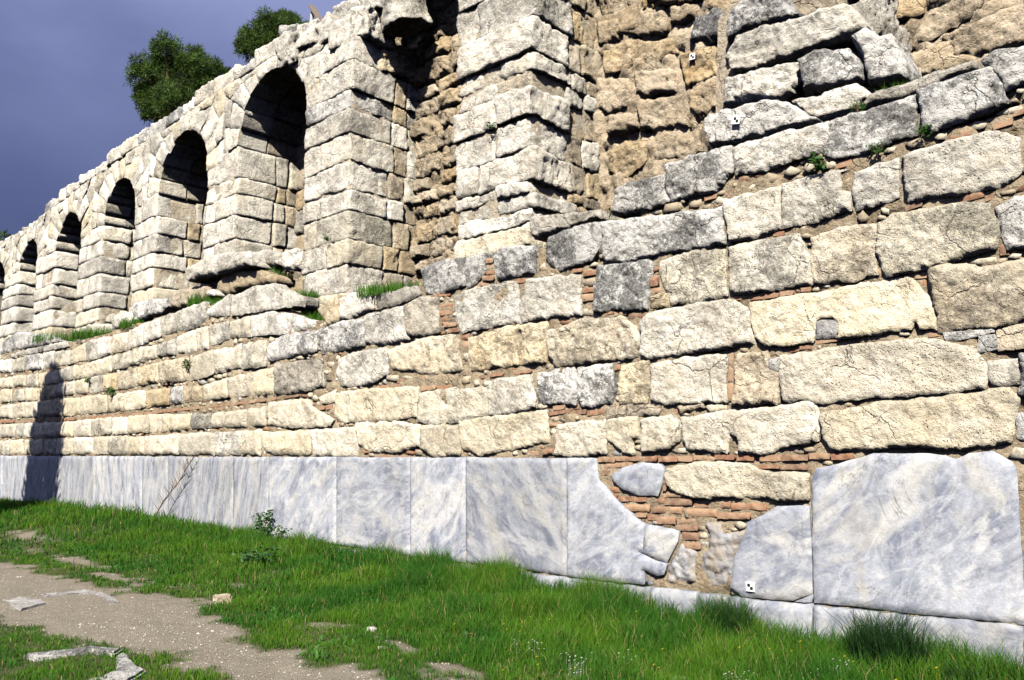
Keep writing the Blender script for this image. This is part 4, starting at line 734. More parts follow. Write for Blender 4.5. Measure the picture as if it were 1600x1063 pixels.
# ================================================================ ground
def ground_z(x, y):
    x = np.asarray(x, float); y = np.asarray(y, float)
    foot = np.interp(x, [-40, -29, -24, -18.5, -14, -11.7, -8.3, -5.7, -4, 0, 6], [.3, .3, .38, .38, .24, .16, .08, .0, -.14, -.14, -.14])
    path = np.interp(x, [-40, -20, -12, -7, -3, 6], [.12, .1, .05, .02, -.06, -.12])
    t = np.clip((-y-.8)/2.6, 0, 1); t = t*t*(3-2*t)
    P = np.column_stack([x.ravel()*.8, y.ravel()*.8, np.zeros(x.size)])
    z = foot*(1-t)+path*t+(fbm(P, 4)*.035).reshape(x.shape)
    far = np.clip((np.hypot(x+8, y+4)-40)/200, 0, 1)
    return z-far*2
PATH = [(-34, -5.6), (-24, -4.6), (-15.3, -3.9), (-13.8, -3.75), (-12.06, -3.72), (-10.92, -3.6), (-9.5, -3.25), (-8.95, -3.57), (-7.82, -3.9), (-7.25, -3.95), (-6.51, -3.88), (-5.77, -3.86), (-5.19, -3.93), (-3.5, -4.3), (0, -5.2), (4, -6.2), (4, -8.4), (-1, -7.0), (-4.5, -5.7), (-6.16, -4.9), (-6.69, -4.76), (-7.28, -4.7), (-7.85, -4.88), (-8.38, -5.1), (-9.04, -5.22), (-10.21, -5.3), (-13, -5.9), (-18, -7), (-24, -8.2), (-34, -10)]
BARE = [(-18.6, -2.5, 1.36, 0.315), (-14.4, -3.02, 1.5, .2), (-12.2, -3.3, 1.1, .16), (-11.5, -3.1, .6, .12), (-6.2, -3.08, 0.4, 0.12), (-5.4, -3.28, 0.56, 0.15), (-4.75, -3.5, .8, .2), (-10.1, -2.5, .5, .1), (-9.6, -3.2, .5, .12), (-3.9, -3.2, .5, .12), (-4.1, -1.9, .22, .1)]
def path_mask(x, y):
    P2 = np.column_stack([x, y]); d = segdist(P2, PATH); d[~inside(P2, PATH)] *= -1
    n = fbm(np.column_stack([x*2.2, y*2.2, np.full(len(x), 3.)]), 4, .6)
    m = np.clip((d+n*.32)/.2+.5, 0, 1)
    for bx, by, rx, ry in BARE:
        q = 1-np.hypot((x-bx)/rx, (y-by)/ry)+n*.9; m = np.maximum(m, np.clip(q*1.6, 0, .9))
    n2 = fbm(np.column_stack([x*1.1, y*1.1, np.full(len(x), 9.)]), 4, .6); m = np.maximum(m, np.clip((n2-.55)*3, 0, .7)*np.clip((-y-2)/1, 0, 1))
    return m
def ground_patch(name, xs, ys, lab=None):
    X, Y = np.meshgrid(xs, ys); n, m = X.shape; Zg = ground_z(X, Y); msk = path_mask(X.ravel(), Y.ravel())
    Zg = Zg.ravel()+(fbm(np.column_stack([X.ravel()*9, Y.ravel()*9, np.zeros(X.size)]), 3)*.012)*(.4+.6*msk); idx = np.arange(X.size).reshape(n, m)
    F = np.column_stack([idx[:-1, :-1].ravel(), idx[:-1, 1:].ravel(), idx[1:, 1:].ravel(), idx[1:, :-1].ravel()])
    me = mesh_np(name, np.column_stack([X.ravel(), Y.ravel(), Zg]), F); point_color(me, msk); return tag(link(name, me, MAT['ground']), kind='structure')
gx = np.unique(np.concatenate([np.arange(-1200, -40, 60), np.arange(-40, -20, .25), np.arange(-20, 4, .07), np.arange(4, 30, 1.), np.arange(30, 1200, 60)]))
gy = np.unique(np.concatenate([np.arange(-1200, -40, 60), np.arange(-40, -9, .8), np.arange(-9, .25, .07), [.3]]))
ground_patch('ground', gx, gy)
# ================================================================ the lower wall
TOPP = [(-40, 5.2), (-30.9, 5.2), (-23.65, 4.82), (-19.7, 4.9), (-17.4, 4.93), (-16.1, 4.9), (-14.2, 4.5), (-13.1, 4.17), (-11.3, 4.08), (-9.85, 4.3), (-8.8, 4.45), (-7.3, 4.5), (-6.2, 4.55), (-5.26, 4.75), (-4.3, 4.9), (-3.3, 4.98), (-2.4, 5.02), (-1.5, 5.1), (4, 5.2)]
tpx, tpz = zip(*TOPP)
lw = empty('retaining_wall', (-14, 0, -.2)); tag(lw, 'long lower wall of weathered limestone blocks standing on a marble base', 'wall')
LWP = Matrix.Translation((14, 0, .2))
def put(o, parent):       # keep the part where it was built
    if o is not None: o.parent = parent; o.matrix_parent_inverse = Matrix.Translation(-Vector(parent.location))
    return o
def hole_top(c): return c[:, 1] > np.interp(c[:, 0], tpx, tpz)-.02
def bed(x, z):
    y = .02+.12*np.clip(fbm(np.column_stack([x*.9, z*2.2, np.full(len(x), 7.)]), 3)-.12, 0, .6)
    P = np.column_stack([x, z])
    for pl, poly in BRICKS:
        q = np.array(poly); s = np.where((P > q.min(0)-.06).all(1) & (P < q.max(0)+.06).all(1))[0]
        if len(s): y[s] = np.minimum(y[s], .032)
    m_ = (z < 1.66) & ((x < -6.2) | (x > -3.6)); y[m_] = .0
    return y
put(sheet('mortar_core', (-40, 4), (-.4, 5.3), bed, 'mortar', None, .03, 5., .045, hole_top), lw)
bm = bmesh.new(); tops = [(x, z-.06) for x, z in TOPP]; a = [bm.verts.new((x, .12, z)) for x, z in tops]; b = [bm.verts.new((x, 2.6, z+.12)) for x, z in tops]
for i in range(len(a)-1): bm.faces.new((a[i], a[i+1], b[i+1], b[i]))
bmesh.ops.subdivide_edges(bm, edges=bm.edges, cuts=5, use_grid_fill=True)
for v in bm.verts: v.co.z += .05*math.sin(v.co.x*7.1)*math.sin(v.co.y*9+v.co.x*3)
me = bpy.data.meshes.new('ledge'); bm.to_mesh(me); bm.free(); put(link('ledge_top', me, MAT['soil']), lw)
SIZE = {'L': 'stone_block', 'B': 'stone_block', 'C': 'stone_block'}
arc = empty('arcade', (-20, 1.4, 4.6)); tag(arc, 'ruined limestone arcade of round arches rising above the lower wall', 'arcade')
core_wall = empty('core_wall', (-2, 2.6, 4.6)); tag(core_wall, 'exposed tan conglomerate wall behind the broken arch at the upper right', 'wall')
rem = empty('pier_remnant', (-4.2, 1.2, 5)); tag(rem, 'stump of a fallen pier, grey white blocks before the tan wall', 'pier')
OCC = []
def cell_at(x): return .026 if x > -8 else (.036 if x > -13 else .055)
for kind, st, pl, poly in BLOCKS:
    P = np.array(poly); cxm = P[:, 0].mean(); y = PL_Y[pl]; ce = cell_at(cxm); hgt = np.ptp(P[:, 1]); wid = np.ptp(P[:, 0])
    if pl in 'LM': OCC.append(P)
    if kind == 'm':
        if st == 'mr': put(slab('broken_marble', poly, .05, 'mr', None, .045, .2, .05, .03, .026, .015), lw)
        else: put(slab('marble_slab', poly, -.02, st, None, .03, .12, .007, .003, max(ce, .04), .005, .6), lw)
    elif kind == 'p': put(slab('plinth_block', poly, -.05, 'mp', None, .03, .2, .012, .006, max(ce, .045), .012, .6), lw)
    elif pl == 'K':
        put(slab('core_block', poly, y, st, None, rs.uniform(.03, .13), .4, .055, .05, .032, .035), core_wall)
    else:
        pr = (rs.uniform(.022, .05) if cxm > -12.8 else rs.uniform(.02, .06))*(.6 if hgt < .3 else 1); ro = {'c': .03, 'w': .032, 'gc': .038, 'wg': .045}.get(st, .048)*(.5 if hgt < .3 else 1)
        if pl == 'A' and cxm > -6: put(slab('stone_block', poly, y, st, None, rs.uniform(.1, .2), .6, .05, .04, ce, .025), rem)
        else:
            o = slab('stone_block' if max(hgt, wid) > .45 else 'packing_stone', poly, y, st, None, pr+(.05 if pl != 'L' else 0), .45 if pl != 'L' else .25, ro, .045 if cxm < -12.8 else (.014 if st in 'cw' else .022), ce, .018)
            put(o, lw)
for pl, poly in BRICKS:
    P = np.array(poly); OCC.append(P); put(slab('brick', poly, .0+rs.uniform(-.01, .03), 'brick', None, .022, .15, .006, .004, .04 if P[:, 0].mean() > -10 else .06, .007, .3), lw)
# beyond the right edge of the view the courses go on
for z0, z1 in ((4.55, 5.15), (3.85, 4.5), (3.2, 3.8), (2.55, 3.15), (1.8, 2.5)):
    x = -1.25+rs.uniform(0, .3)
    while x < 3.6:
        w = rs.uniform(.8, 1.7); put(slab('stone_block', [(x, z1), (x+w, z1+.03), (x+w, z0), (x, z0)], 0, rs.choice(['c', 'gc', 'g', 'c']), None, .07, .25, .035, .06, .05, .014), lw); x += w+.05
for x in (-1.42, .25, 1.9): put(slab('marble_slab', [(x, 1.72), (x+1.6, 1.72), (x+1.6, .3), (x, .3)], -.02, 'm', None, .035, .12, .006, .012, .08, .006), lw)
# small stones and mortar lumps wedged in the joints: too small to pick apart
cand = np.column_stack([np.concatenate([rg.uniform(-13, -1.3, 26000), rg.uniform(-30, -13, 16000)]), rg.uniform(.3, 5.2, 42000)])
cand = cand[cand[:, 1] < np.interp(cand[:, 0], tpx, tpz)-.05]; dmin = np.full(len(cand), 9.); ins = np.zeros(len(cand), bool)
for P in OCC:
    lo = P.min(0)-.3; hi = P.max(0)+.3; s = np.where((cand > lo).all(1) & (cand < hi).all(1))[0]
    if len(s): dmin[s] = np.minimum(dmin[s], segdist(cand[s], P)); ins[s] |= inside(cand[s], P)
s = ~ins & (dmin > .024) & (dmin < .3); cand = cand[s]; dmin = dmin[s]
order = np.argsort(-dmin); grid = {}; CV = []; CF = []; CC = []
for i in order:
    x, z = cand[i]; r = min(dmin[i]*1.05, .075); key = (int(x/.16), int(z/.16)); ok = True
    for a_ in (-1, 0, 1):
        for b_ in (-1, 0, 1):
            for (qx, qz, qr) in grid.get((key[0]+a_, key[1]+b_), ()):
                if math.hypot((x-qx)*.62, z-qz) < (r+qr)*.8: ok = False
    if not ok or rs.random() < .3: continue
    grid.setdefault(key, []).append((x, z, r)); nsd = rs.choice((4, 4, 5)); base = len(CV); hh = rs.uniform(.03, .08); ex = rs.uniform(1.2, 2.8); ph = rs.uniform(0, 6)
    ring = [(math.cos(ph+6.283*k/nsd)*r*ex*rs.uniform(.6, 1.2), math.sin(ph+6.283*k/nsd)*r*rs.uniform(.6, 1.2)) for k in range(nsd)]
    for u, v in ring: CV.append((x+u, .1, z+v))
    for u, v in ring: CV.append((x+u*.9, .07-hh*rs.uniform(.7, 1), z+v*.9))
    CV.append((x, .068-hh, z)); tp = rs.random()
    col = (.60, .54, .43) if tp < .38 else ((.46, .385, .285) if tp < .76 else ((.36, .19, .115) if tp < .9 else (.45, .44, .43))); k_ = rs.uniform(.8, 1.1)
    CC += [tuple(c*k_ for c in col)]*(2*nsd+1)
    for k in range(nsd):
        k2 = (k+1) % nsd; A_, B_, C_, D_ = base+k, base+k2, base+nsd+k2, base+nsd+k
        CF += [(A_, B_, C_), (A_, C_, D_), (D_, C_, base+2*nsd)]
me = mesh_np('joint_rubble', CV, np.array(CF), False); point_color(me, CC); o = link('joint_rubble', me, MAT['chip']); o['kind'] = 'stuff'; put(o, lw)
# ================================================================ the arcade
YF, YB = .6, 2.2
PIERS = [(-13.91, -12.41), (-18.05, -16.63), (-22.0, -20.63), (-25.85, -24.2), (-29.55, -27.9), (-33.0, -31.4), (-36.3, -34.75)]
ARCH = [(-15.27, 1.36, 9.95), (-19.34, 1.29, 9.66), (-23.1, 1.1, 9.36), (-26.88, 1.03, 9.15), (-30.47, .93, 8.95), (-33.87, .88, 8.75)]
def cornice(x): return np.interp(x, [-40, -34, -30, -28, -26, -22.8, -19, -16.9, -14.6, -13.2], [9.4, 9.65, 9.9, 10.05, 10.18, 10.36, 10.5, 10.58, 10.62, 10.3])
# solid body behind the facing stones, with the arched niches left open
out = [(-41, 4.4)]
top = [(x, float(cornice(x))-.34) for x in np.arange(-41, -13.0, .8)]+[(-12.9, 9.7), (-12.6, 9.4)]
bot = [(-12.6, 4.4)]
for (pl_, pr_), (ac, hw, cz) in zip(PIERS, ARCH):
    bot += [(pl_+.12, 4.4)]; R_ = hw+.12; zs = cz-hw
    bot += [(ac+R_*math.cos(t), zs+R_*math.sin(t)) for t in np.linspace(0, math.pi, 19)]
    bot += [(ac-R_, 4.4)]
prism('arcade_core', top+bot+[(-41, 4.4)], YF+.1, YB, 'kt', None); put(bpy.data.objects['arcade_core'], arc)
# back walls of the niches
bw = put(sheet('niche_back', (-37, -13.5), (4.3, 10), lambda x, z: np.full(len(x), YB-.02), 'kt', None, .12, 2.2, .11), arc)
for (ac, hw, cz) in ARCH[:5]:
    z = 4.7
    while z < cz-.3:
        h = rs.uniform(.42, .62); x = ac-hw-.1
        while x < ac+hw:
            w = rs.uniform(.5, 1.1)
            put(slab('niche_stone', [(x, z+h-.03), (min(x+w, ac+hw+.2)-.03, z+h-.03), (min(x+w, ac+hw+.2)-.03, z), (x, z)], YB-.06, rs.choice(['kt', 'kt', 'nb', 'gt']), None, rs.uniform(.02, .09), .2, .04, .03, .07, .025), arc)
            x += w
        z += h
def pier(name, x0, x1, zs, y0, y1, styles, label=None, cell=.07, r=.06, amp=.04, bulge=.05, splits=None):
    p = empty(name, ((x0+x1)/2, (y0+y1)/2, zs[0])); p.parent = arc; p.matrix_parent_inverse = Matrix.Translation(-Vector(arc.location))
    if label: p['label'] = label
    def putp(o): o.parent = p; o.matrix_parent_inverse = Matrix.Translation(-Vector(p.location)-0*Vector(arc.location)); return o
    putp(rock('joint_mortar', (x0+.03, y0+.03, zs[0]), (x1-.03, y1+.1, zs[-1]-.05), 'bedm', None, .03, .02, .09, None, .01))
    for i in range(len(zs)-1):
        z0, z1 = zs[i]+.005, zs[i+1]-.005; st = styles[i % len(styles)]
        jx0, jx1, jy = rs.uniform(-.5, 1)*bulge, rs.uniform(-.7, 1)*bulge, rs.uniform(-.5, 1)*bulge
        yc = y0+(y1-y0)*rs.uniform(.42, .62); xc = x0+(x1-x0)*rs.choice([.3, .38, .55, 0, 0])
        putp(rock('stone_block', (xc+.012 if xc > x0 else x0-jx0, y0-jy, z0), (x1+jx1, yc-.01, z1), st, None, r*rs.uniform(.7, 1.3), amp, cell))
        if xc > x0: putp(rock('stone_block', (x0-jx0, y0-jy*rs.uniform(-.3, 1), z0), (xc-.012, yc-.01, z1), rs.choice(styles), None, r, amp, cell))
        ym = yc+(y1-yc)*rs.uniform(.4, .6)
        for ya, yb_ in ((yc+.01, ym-.01), (ym+.01, y1+.15)): putp(rock('stone_block', (x0-.02, ya, z0), (x1+rs.uniform(-.02, .06), yb_, z1), rs.choice(['wg', 't', 'kt', 'gc', 'nb']), None, r, amp, cell))
    return p
for i, (x0, x1) in enumerate(PIERS[1:6]):
    ac, hw, cz = ARCH[i]; sp = cz-hw; sp2 = ARCH[min(i+1, 5)][2]-ARCH[min(i+1, 5)][1]; zt = max(sp, sp2)
    zs = [4.5]
    while zs[-1] < zt-.35: zs.append(zs[-1]+rs.uniform(.38, .56))
    zs[-1] = zt
    pier('pier', x0, x1, zs, YF, YB, ['w', 'w', 'c', 'w', 'w', 'wg'], None, .055 if i < 2 else .09, .03, .03, .035)
P1Z = [4.45, 4.71, 5.24, 5.71, 6.26, 6.67, 7.2, 7.76, 8.25, 8.6, 9.2, 9.75]
pier('pier', -13.91, -12.41, P1Z, YF, YB+.1, ['c', 'w', 'c', 'gc', 'wg', 'w', 'wg', 'gc', 'g', 'wg', 'w'], 'tall broken pier with a dark lichened right side', .04, .04, .036, .045)
P2Z = [4.3, 4.75, 5.1, 5.35, 5.6, 5.79, 6.26, 6.75, 7.23, 7.5, 7.8, 8.34, 8.95, 9.6, 10.3, 11.0]
pier('pier', -9.45, -7.87, P2Z, YF, YB+.1, ['c', 'c', 'w', 'wg', 'w', 'w', 'wg', 'w', 'ct', 'w', 'w', 'wg', 'wg', 'g', 'w'], 'massive pale pier of wedge shaped blocks before the tan wall', .036, .05, .05, .08)
prism('pier_core', [(-9.4, 11), (-7.95, 11), (-7.95, 4.3), (-9.4, 4.3)], YF+.12, YB, 'kt', None); put(bpy.data.objects['pier_core'], arc)
# voussoirs fan from the arch out to the middle of the piers and up to the coping
def fan(ac, hw, cz, xl, xr, styles, cell, a0=0., a1=math.pi, nv=11, skip=()):
    sp = cz-hw; zt = lambda x: float(cornice(x))-.33
    cuts = np.linspace(a0, a1, nv+1); cuts[1:-1] += rg.uniform(-.03, .03, nv-1)
    def outer(t):
        c, s = math.cos(t), math.sin(t); L = 9.
        if c > 1e-4: L = min(L, (xr-ac)/c)
        if c < -1e-4: L = min(L, (xl-ac)/c)
        for _ in range(3):
            if s > 1e-4: L = min(L, (zt(ac+L*c)-sp)/s)
        return L
    for k in range(nv):
        if k in skip: continue
        g = .012/hw; t0, t1 = cuts[k]+g*.5, cuts[k+1]-g*.5; L0, L1 = outer(t0)-.01, outer(t1)-.01
        R0 = hw*rs.uniform(.97, 1.02); mid = rs.uniform(.5, .75) if max(L0, L1) > hw+.75 else 1
        def P_(t, r): return (ac+r*math.cos(t), sp+r*math.sin(t))
        corner = []
        for cx_ in (xl+.01, xr-.01):
            zc = zt(cx_); tcn = math.atan2(zc-sp, cx_-ac)
            if t0 < tcn < t1: corner = [(cx_, zc)]
        ra, rb = R0+(L0-R0)*mid, R0+(L1-R0)*mid
        poly = [P_(t0, R0), P_(t0, ra)]+(corner if mid == 1 else [])+[P_(t1, rb), P_(t1, R0), P_((t0+t1)/2, R0)]
        y = YF+rs.uniform(-.02, .03); put(slab('voussoir', poly, y, rs.choice(styles), None, .04, .7, .03, .02, cell, .02), arc); put(slab('voussoir', [(ac+(px_-ac)*1.01, sp+(pz_-sp)*1.01) for px_, pz_ in poly], YF+.74+rs.uniform(-.02, .02), rs.choice(['nb', 'kt', 'wg']), None, .02, .9, .03, .02, cell*1.5, .03), arc)
        if mid < 1:
            poly = [P_(t0, ra+.02), P_(t0, L0)]+corner+[P_(t1, L1), P_(t1, rb+.02)]
            put(slab('spandrel_block', poly, YF+rs.uniform(-.02, .03), rs.choice(styles), None, .04, .4, .03, .02, cell, .02), arc)
mids = [-13.3]+[(a+b)/2 for a, b in PIERS[1:]]
for i, (ac, hw, cz) in enumerate(ARCH):
    fan(ac, hw, cz, mids[i+1], mids[i], ['w', 'w', 'wg', 'w', 'gc', 'c'], .06 if i < 2 else .1, skip=())
# coping
x = -13.9; i = 0
while x > -28.6:
    w = rs.uniform(.5, 1.1); z = float(cornice(x-w/2)); put(rock('coping_stone', (x-w+.01, YF-.02+rs.uniform(-.05, .06), z-.36), (x, YF+.8, z+rs.uniform(-.12, .07)), rs.choice(['w', 'wg', 'w', 'g']), None, .05, .05, .06), arc); x -= w
while x > -40:
    w = rs.uniform(.3, .7); z = float(cornice(x-w/2)); put(rock('coping_stone', (x-w+.02, YF+rs.uniform(.0, .2), z-.33), (x, YF+.8, z+rs.uniform(-.25, .1)), rs.choice(['kt', 'gt', 'g']), None, .1, .07, .09), arc); x -= w
# rubble left on the broken head of the near pier
for lo, hi, st in [((-14.4, .55, 9.95), (-13.75, 1.1, 10.55), 'wg'), ((-15.1, .6, 10.25), (-14.45, 1.3, 10.85), 'g'), ((-13.75, .6, 9.95), (-13.1, 1.2, 10.45), 'w'), ((-13.2, .6, 9.6), (-12.6, 1.3, 10.15), 'w'), ((-13.3, .7, 10.15), (-12.55, 1.5, 10.62), 'wg'),
                  ((-12.75, .7, 9.7), (-12.1, 1.4, 10.3), 'w'), ((-12.5, .8, 10.25), (-11.9, 1.5, 10.65), 'w'), ((-12.1, .9, 9.85), (-11.45, 1.7, 10.6), 'wg'), ((-12.75, 1.2, 9.3), (-12.25, 2.1, 9.85), 'ct'), ((-14.85, .45, 9.8), (-14.2, 1.1, 10.42), 'w')]:
    put(rock('broken_head_stone', lo, hi, st, None, .09, .07, .04, (rs.uniform(-.2, .2), rs.uniform(-.2, .2), rs.uniform(-.2, .2)), .07), arc)
# niche between the two near piers: coarse concreted back, barrel vault overhead
put(sheet('niche_back', (-13.2, -8.9), (3.9, 12), lambda x, z: np.full(len(x), YB), 'nb', None, .13, 4.2, .04, seed=4.), arc)
z = 4.2
while z < 11:
    hc = rs.uniform(.26, .46); x = -12.5+rs.uniform(-.2, .2)
    while x < -9.2:
        w = rs.uniform(.28, .8); e = [rs.uniform(0, .07) for _ in range(8)]
        if rs.random() < .85: put(slab('niche_stone', [(x+e[0], z+hc-e[1]), (x+w*.5, z+hc-e[2]*.5), (x+w-e[3], z+hc-e[4]), (x+w-e[5], z+e[6]), (x+w*.5, z+e[2]), (x+e[7], z+e[1])], YB-.03, rs.choice(['nb', 'nb', 'k', 'kt']), None, rs.choice((.02, .04, .07, .12)), .3, .06, .03, .034, .03), arc)
        x += w
    z += hc
R_ = 1.52; ac = -10.93; zs = 9.75
vault = [(ac+R_*math.cos(t), zs+R_*math.sin(t)) for t in np.linspace(0, math.pi*.86, 15)]
prism('vault', vault+[(ac-1.1, 12.2), (-9.0, 12.2), (-9.0, zs)], YF+.25, YB+.4, 'kt', None); put(bpy.data.objects['vault'], arc)
# ---- tan core wall to the right, sky closed behind everything
put(sheet('core_face', (-9.2, 4), (4.2, 12.5), lambda x, z: np.full(len(x), 2.22), 'k', None, .13, 2.6, .045, seed=8.), core_wall)
for k in range(60):
    x = rs.uniform(-8, -1); z = rs.uniform(8.3, 12.0); w = rs.uniform(.4, 1.0); h = rs.uniform(.3, .5)
    if z < 8.6: continue
    put(rock('core_block', (x-w/2, 2.1, z-h/2), (x+w/2, 2.5, z+h/2), 'k', None, .1, .08, .08), core_wall)
prism('wall_body', [(-9.2, 4.2), (4, 4.2), (4, 12.4), (-9.2, 12.4)], 2.5, 3.4, 'k', None); put(bpy.data.objects['wall_body'], core_wall)
prism('pier_stump_core', [(-5.0, 4.9), (-3.2, 4.9), (-3.3, 7.2), (-4.0, 7.9), (-4.85, 7.2)], .78, 2.2, 'kt', None); put(bpy.data.objects['pier_stump_core'], rem)
# stump's right flank
for lo, hi, st in [((-3.9, .9, 6.9), (-3.1, 2.1, 7.5), 'wg'), ((-3.8, .9, 6.2), (-3.0, 2.1, 6.85), 'wg'), ((-3.8, .8, 5.4), (-2.95, 2.1, 6.15), 'w')]:
    put(rock('stone_block', lo, hi, st, None, .08, .08, .036), rem)
# hillside terrace behind the arcade
hx = np.concatenate([np.arange(-160, 60, 4.)]); hy = np.concatenate([np.arange(2.4, 12, 2.), np.arange(12, 120, 8.)]); X, Y = np.meshgrid(hx, hy)
Zh = 9.1+np.clip(Y-2.4, 0, 3.5)*.7+np.clip(Y-8, 0, 20)*.1+(fbm(np.column_stack([X.ravel()*.1, Y.ravel()*.1, np.zeros(X.size)]), 3)*.5).reshape(X.shape); idx = np.arange(X.size).reshape(X.shape)
me = mesh_np('hillside', np.column_stack([X.ravel(), Y.ravel(), Zh.ravel()]), np.column_stack([idx[:-1, :-1].ravel(), idx[:-1, 1:].ravel(), idx[1:, 1:].ravel(), idx[1:, :-1].ravel()])); point_color(me, np.zeros(X.size)); tag(link('hillside', me, MAT['ground']), kind='structure')
# ================================================================ vegetation
def blades(n, px, py, pz, hgt, wid, lean, cols, up=None):
    ang = rg.uniform(0, 2*np.pi, n); ld = rg.uniform(0, 2*np.pi, n); l = lean*rg.uniform(.2, 1, n)*hgt
    wx, wy = np.cos(ang)*wid/2, np.sin(ang)*wid/2; dx, dy = np.cos(ld)*l, np.sin(ld)*l
    V = np.empty((n, 5, 3)); V[:, 0] = np.column_stack([px-wx, py-wy, pz]); V[:, 1] = np.column_stack([px+wx, py+wy, pz])
    V[:, 2] = np.column_stack([px-wx*.75+dx*.32, py-wy*.75+dy*.32, pz+hgt*.58]); V[:, 3] = np.column_stack([px+wx*.75+dx*.32, py+wy*.75+dy*.32, pz+hgt*.58])
    V[:, 4] = np.column_stack([px+dx, py+dy, pz+hgt*(1-.25*np.minimum(lean, 1))])
    b = np.arange(n)[:, None]*5; F = np.concatenate([b+np.array([[0, 1, 3]]), b+np.array([[0, 3, 2]]), b+np.array([[2, 3, 4]])])
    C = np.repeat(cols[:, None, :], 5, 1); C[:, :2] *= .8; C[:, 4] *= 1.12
    return V.reshape(-1, 3), F, C.reshape(-1, 3)
def grass_cols(n, x, y, dark=0.):
    k = fbm(np.column_stack([x*.9, y*.9, np.full(n, 2.)]), 3); base = np.array([.045, .165, .008]); yel = np.array([.125, .24, .013]); dk = np.array([.022, .105, .013])
    t = np.clip(.45+k*1.2+rg.normal(0, .22, n), 0, 1)[:, None]; c = dk*(1-t)+yel*t; c = c*.5+base*.5
    dry = rg.random(n) < .05; c[dry] = (.33, .28, .12); return c*(1-dark)
def scatter(n, x0, x1, y0, y1):
    x = rg.uniform(x0, x1, n); y = rg.uniform(y0, y1, n); m = path_mask(x, y); keep = rg.random(n) > m*1.25; return x[keep], y[keep], m[keep]
GV = []; GF = []; GC = []; base = 0
for (n, x0, x1, y0, y1, wd) in [(150000, -9, -.5, -4.4, -.06, .0065), (46000, -16, -9, -4.4, -.06, .010), (34000, -32, -16, -5, -.06, .016), (75000, -12, -2, -7.5, -4.4, .008)]:
    x, y, m = scatter(n, x0, x1, y0, y1)
    k = fbm(np.column_stack([x*1.5, y*1.5, np.full(len(x), 5.)]), 3)
    hb = np.interp(-y, [0, .5, 1.2, 2.2, 3.2, 4.2, 8], [.30, .30, .23, .14, .08, .06, .06]); hb = hb*np.interp(x, [-30, -17, -12, -6, -1], [.85, .85, .85, 1, 1.1])
    h = hb*(1+.85*k)*rg.uniform(.5, 1.25, len(x)); h = np.maximum(h, .02)*(1-.5*m)
    # visitors trod the edge of the path down
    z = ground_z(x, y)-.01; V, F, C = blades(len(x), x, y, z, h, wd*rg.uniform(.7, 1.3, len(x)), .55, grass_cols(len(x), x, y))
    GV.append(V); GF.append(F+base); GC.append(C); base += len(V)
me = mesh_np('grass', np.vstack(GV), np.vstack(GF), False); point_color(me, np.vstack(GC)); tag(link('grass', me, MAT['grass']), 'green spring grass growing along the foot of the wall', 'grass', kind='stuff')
# low broad-leaved weeds among the grass
n = 9000; x, y, m = scatter(n, -18, -2, -4.6, -.1); k = fbm(np.column_stack([x*1.3, y*1.3, np.full(len(x), 15.)]), 3); s = k > .12; x, y = x[s], y[s]
V, F, C = blades(len(x), x, y, ground_z(x, y), rg.uniform(.03, .11, len(x)), rg.uniform(.015, .04, len(x)), 1.1, np.tile(np.array([[.05, .15, .022]]), (len(x), 1))*rg.uniform(.7, 1.4, (len(x), 1)))
me = mesh_np('weeds', V, F, False); point_color(me, C); tag(link('weeds', me, MAT['leaf']), 'dark low broad leaved weeds scattered through the grass', 'weeds', kind='stuff')
# pebbles of the path
n = 8000; x = np.concatenate([rg.uniform(-9.5, -3.5, n), rg.uniform(-17, -9.5, n//2)]); y = rg.uniform(-5.6, -2.6, len(x)); m = path_mask(x, y); s = rg.random(len(x)) < np.clip(m-.25, 0, 1)*.9; x, y = x[s], y[s]
oct_ = np.array([(1, 0, 0), (0, 1, 0), (-1, 0, 0), (0, -1, 0), (0, 0, 1)], float); of = np.array([(0, 1, 4), (1, 2, 4), (2, 3, 4), (3, 0, 4)])
r = rg.lognormal(-5.0, .42, len(x)); an = rg.uniform(0, 6.28, len(x)); ca, sa = np.cos(an), np.sin(an); el = rg.uniform(.6, 1, len(x))
Q = oct_[None]*np.stack([r, r*el, r*.7], 1)[:, None, :]*rg.uniform(.7, 1.3, (len(x), 5, 1)); V = np.stack([Q[..., 0]*ca[:, None]-Q[..., 1]*sa[:, None]+x[:, None], Q[..., 0]*sa[:, None]+Q[..., 1]*ca[:, None]+y[:, None], Q[..., 2]+ground_z(x, y)[:, None]+.002], -1).reshape(-1, 3)
F = (np.arange(len(x))[:, None, None]*5+of[None]).reshape(-1, 3); pc = np.array([(.50, .46, .39), (.40, .35, .28), (.60, .58, .53), (.34, .28, .22), (.45, .43, .38)])[rg.integers(0, 5, len(x))]*rg.uniform(.8, 1.1, (len(x), 1))
me = mesh_np('pebbles', V, F, False); point_color(me, np.repeat(pc, 5, 0)); tag(link('pebbles', me, MAT['chip']), 'loose pebbles and gravel strewn over the path', 'gravel', kind='stuff')
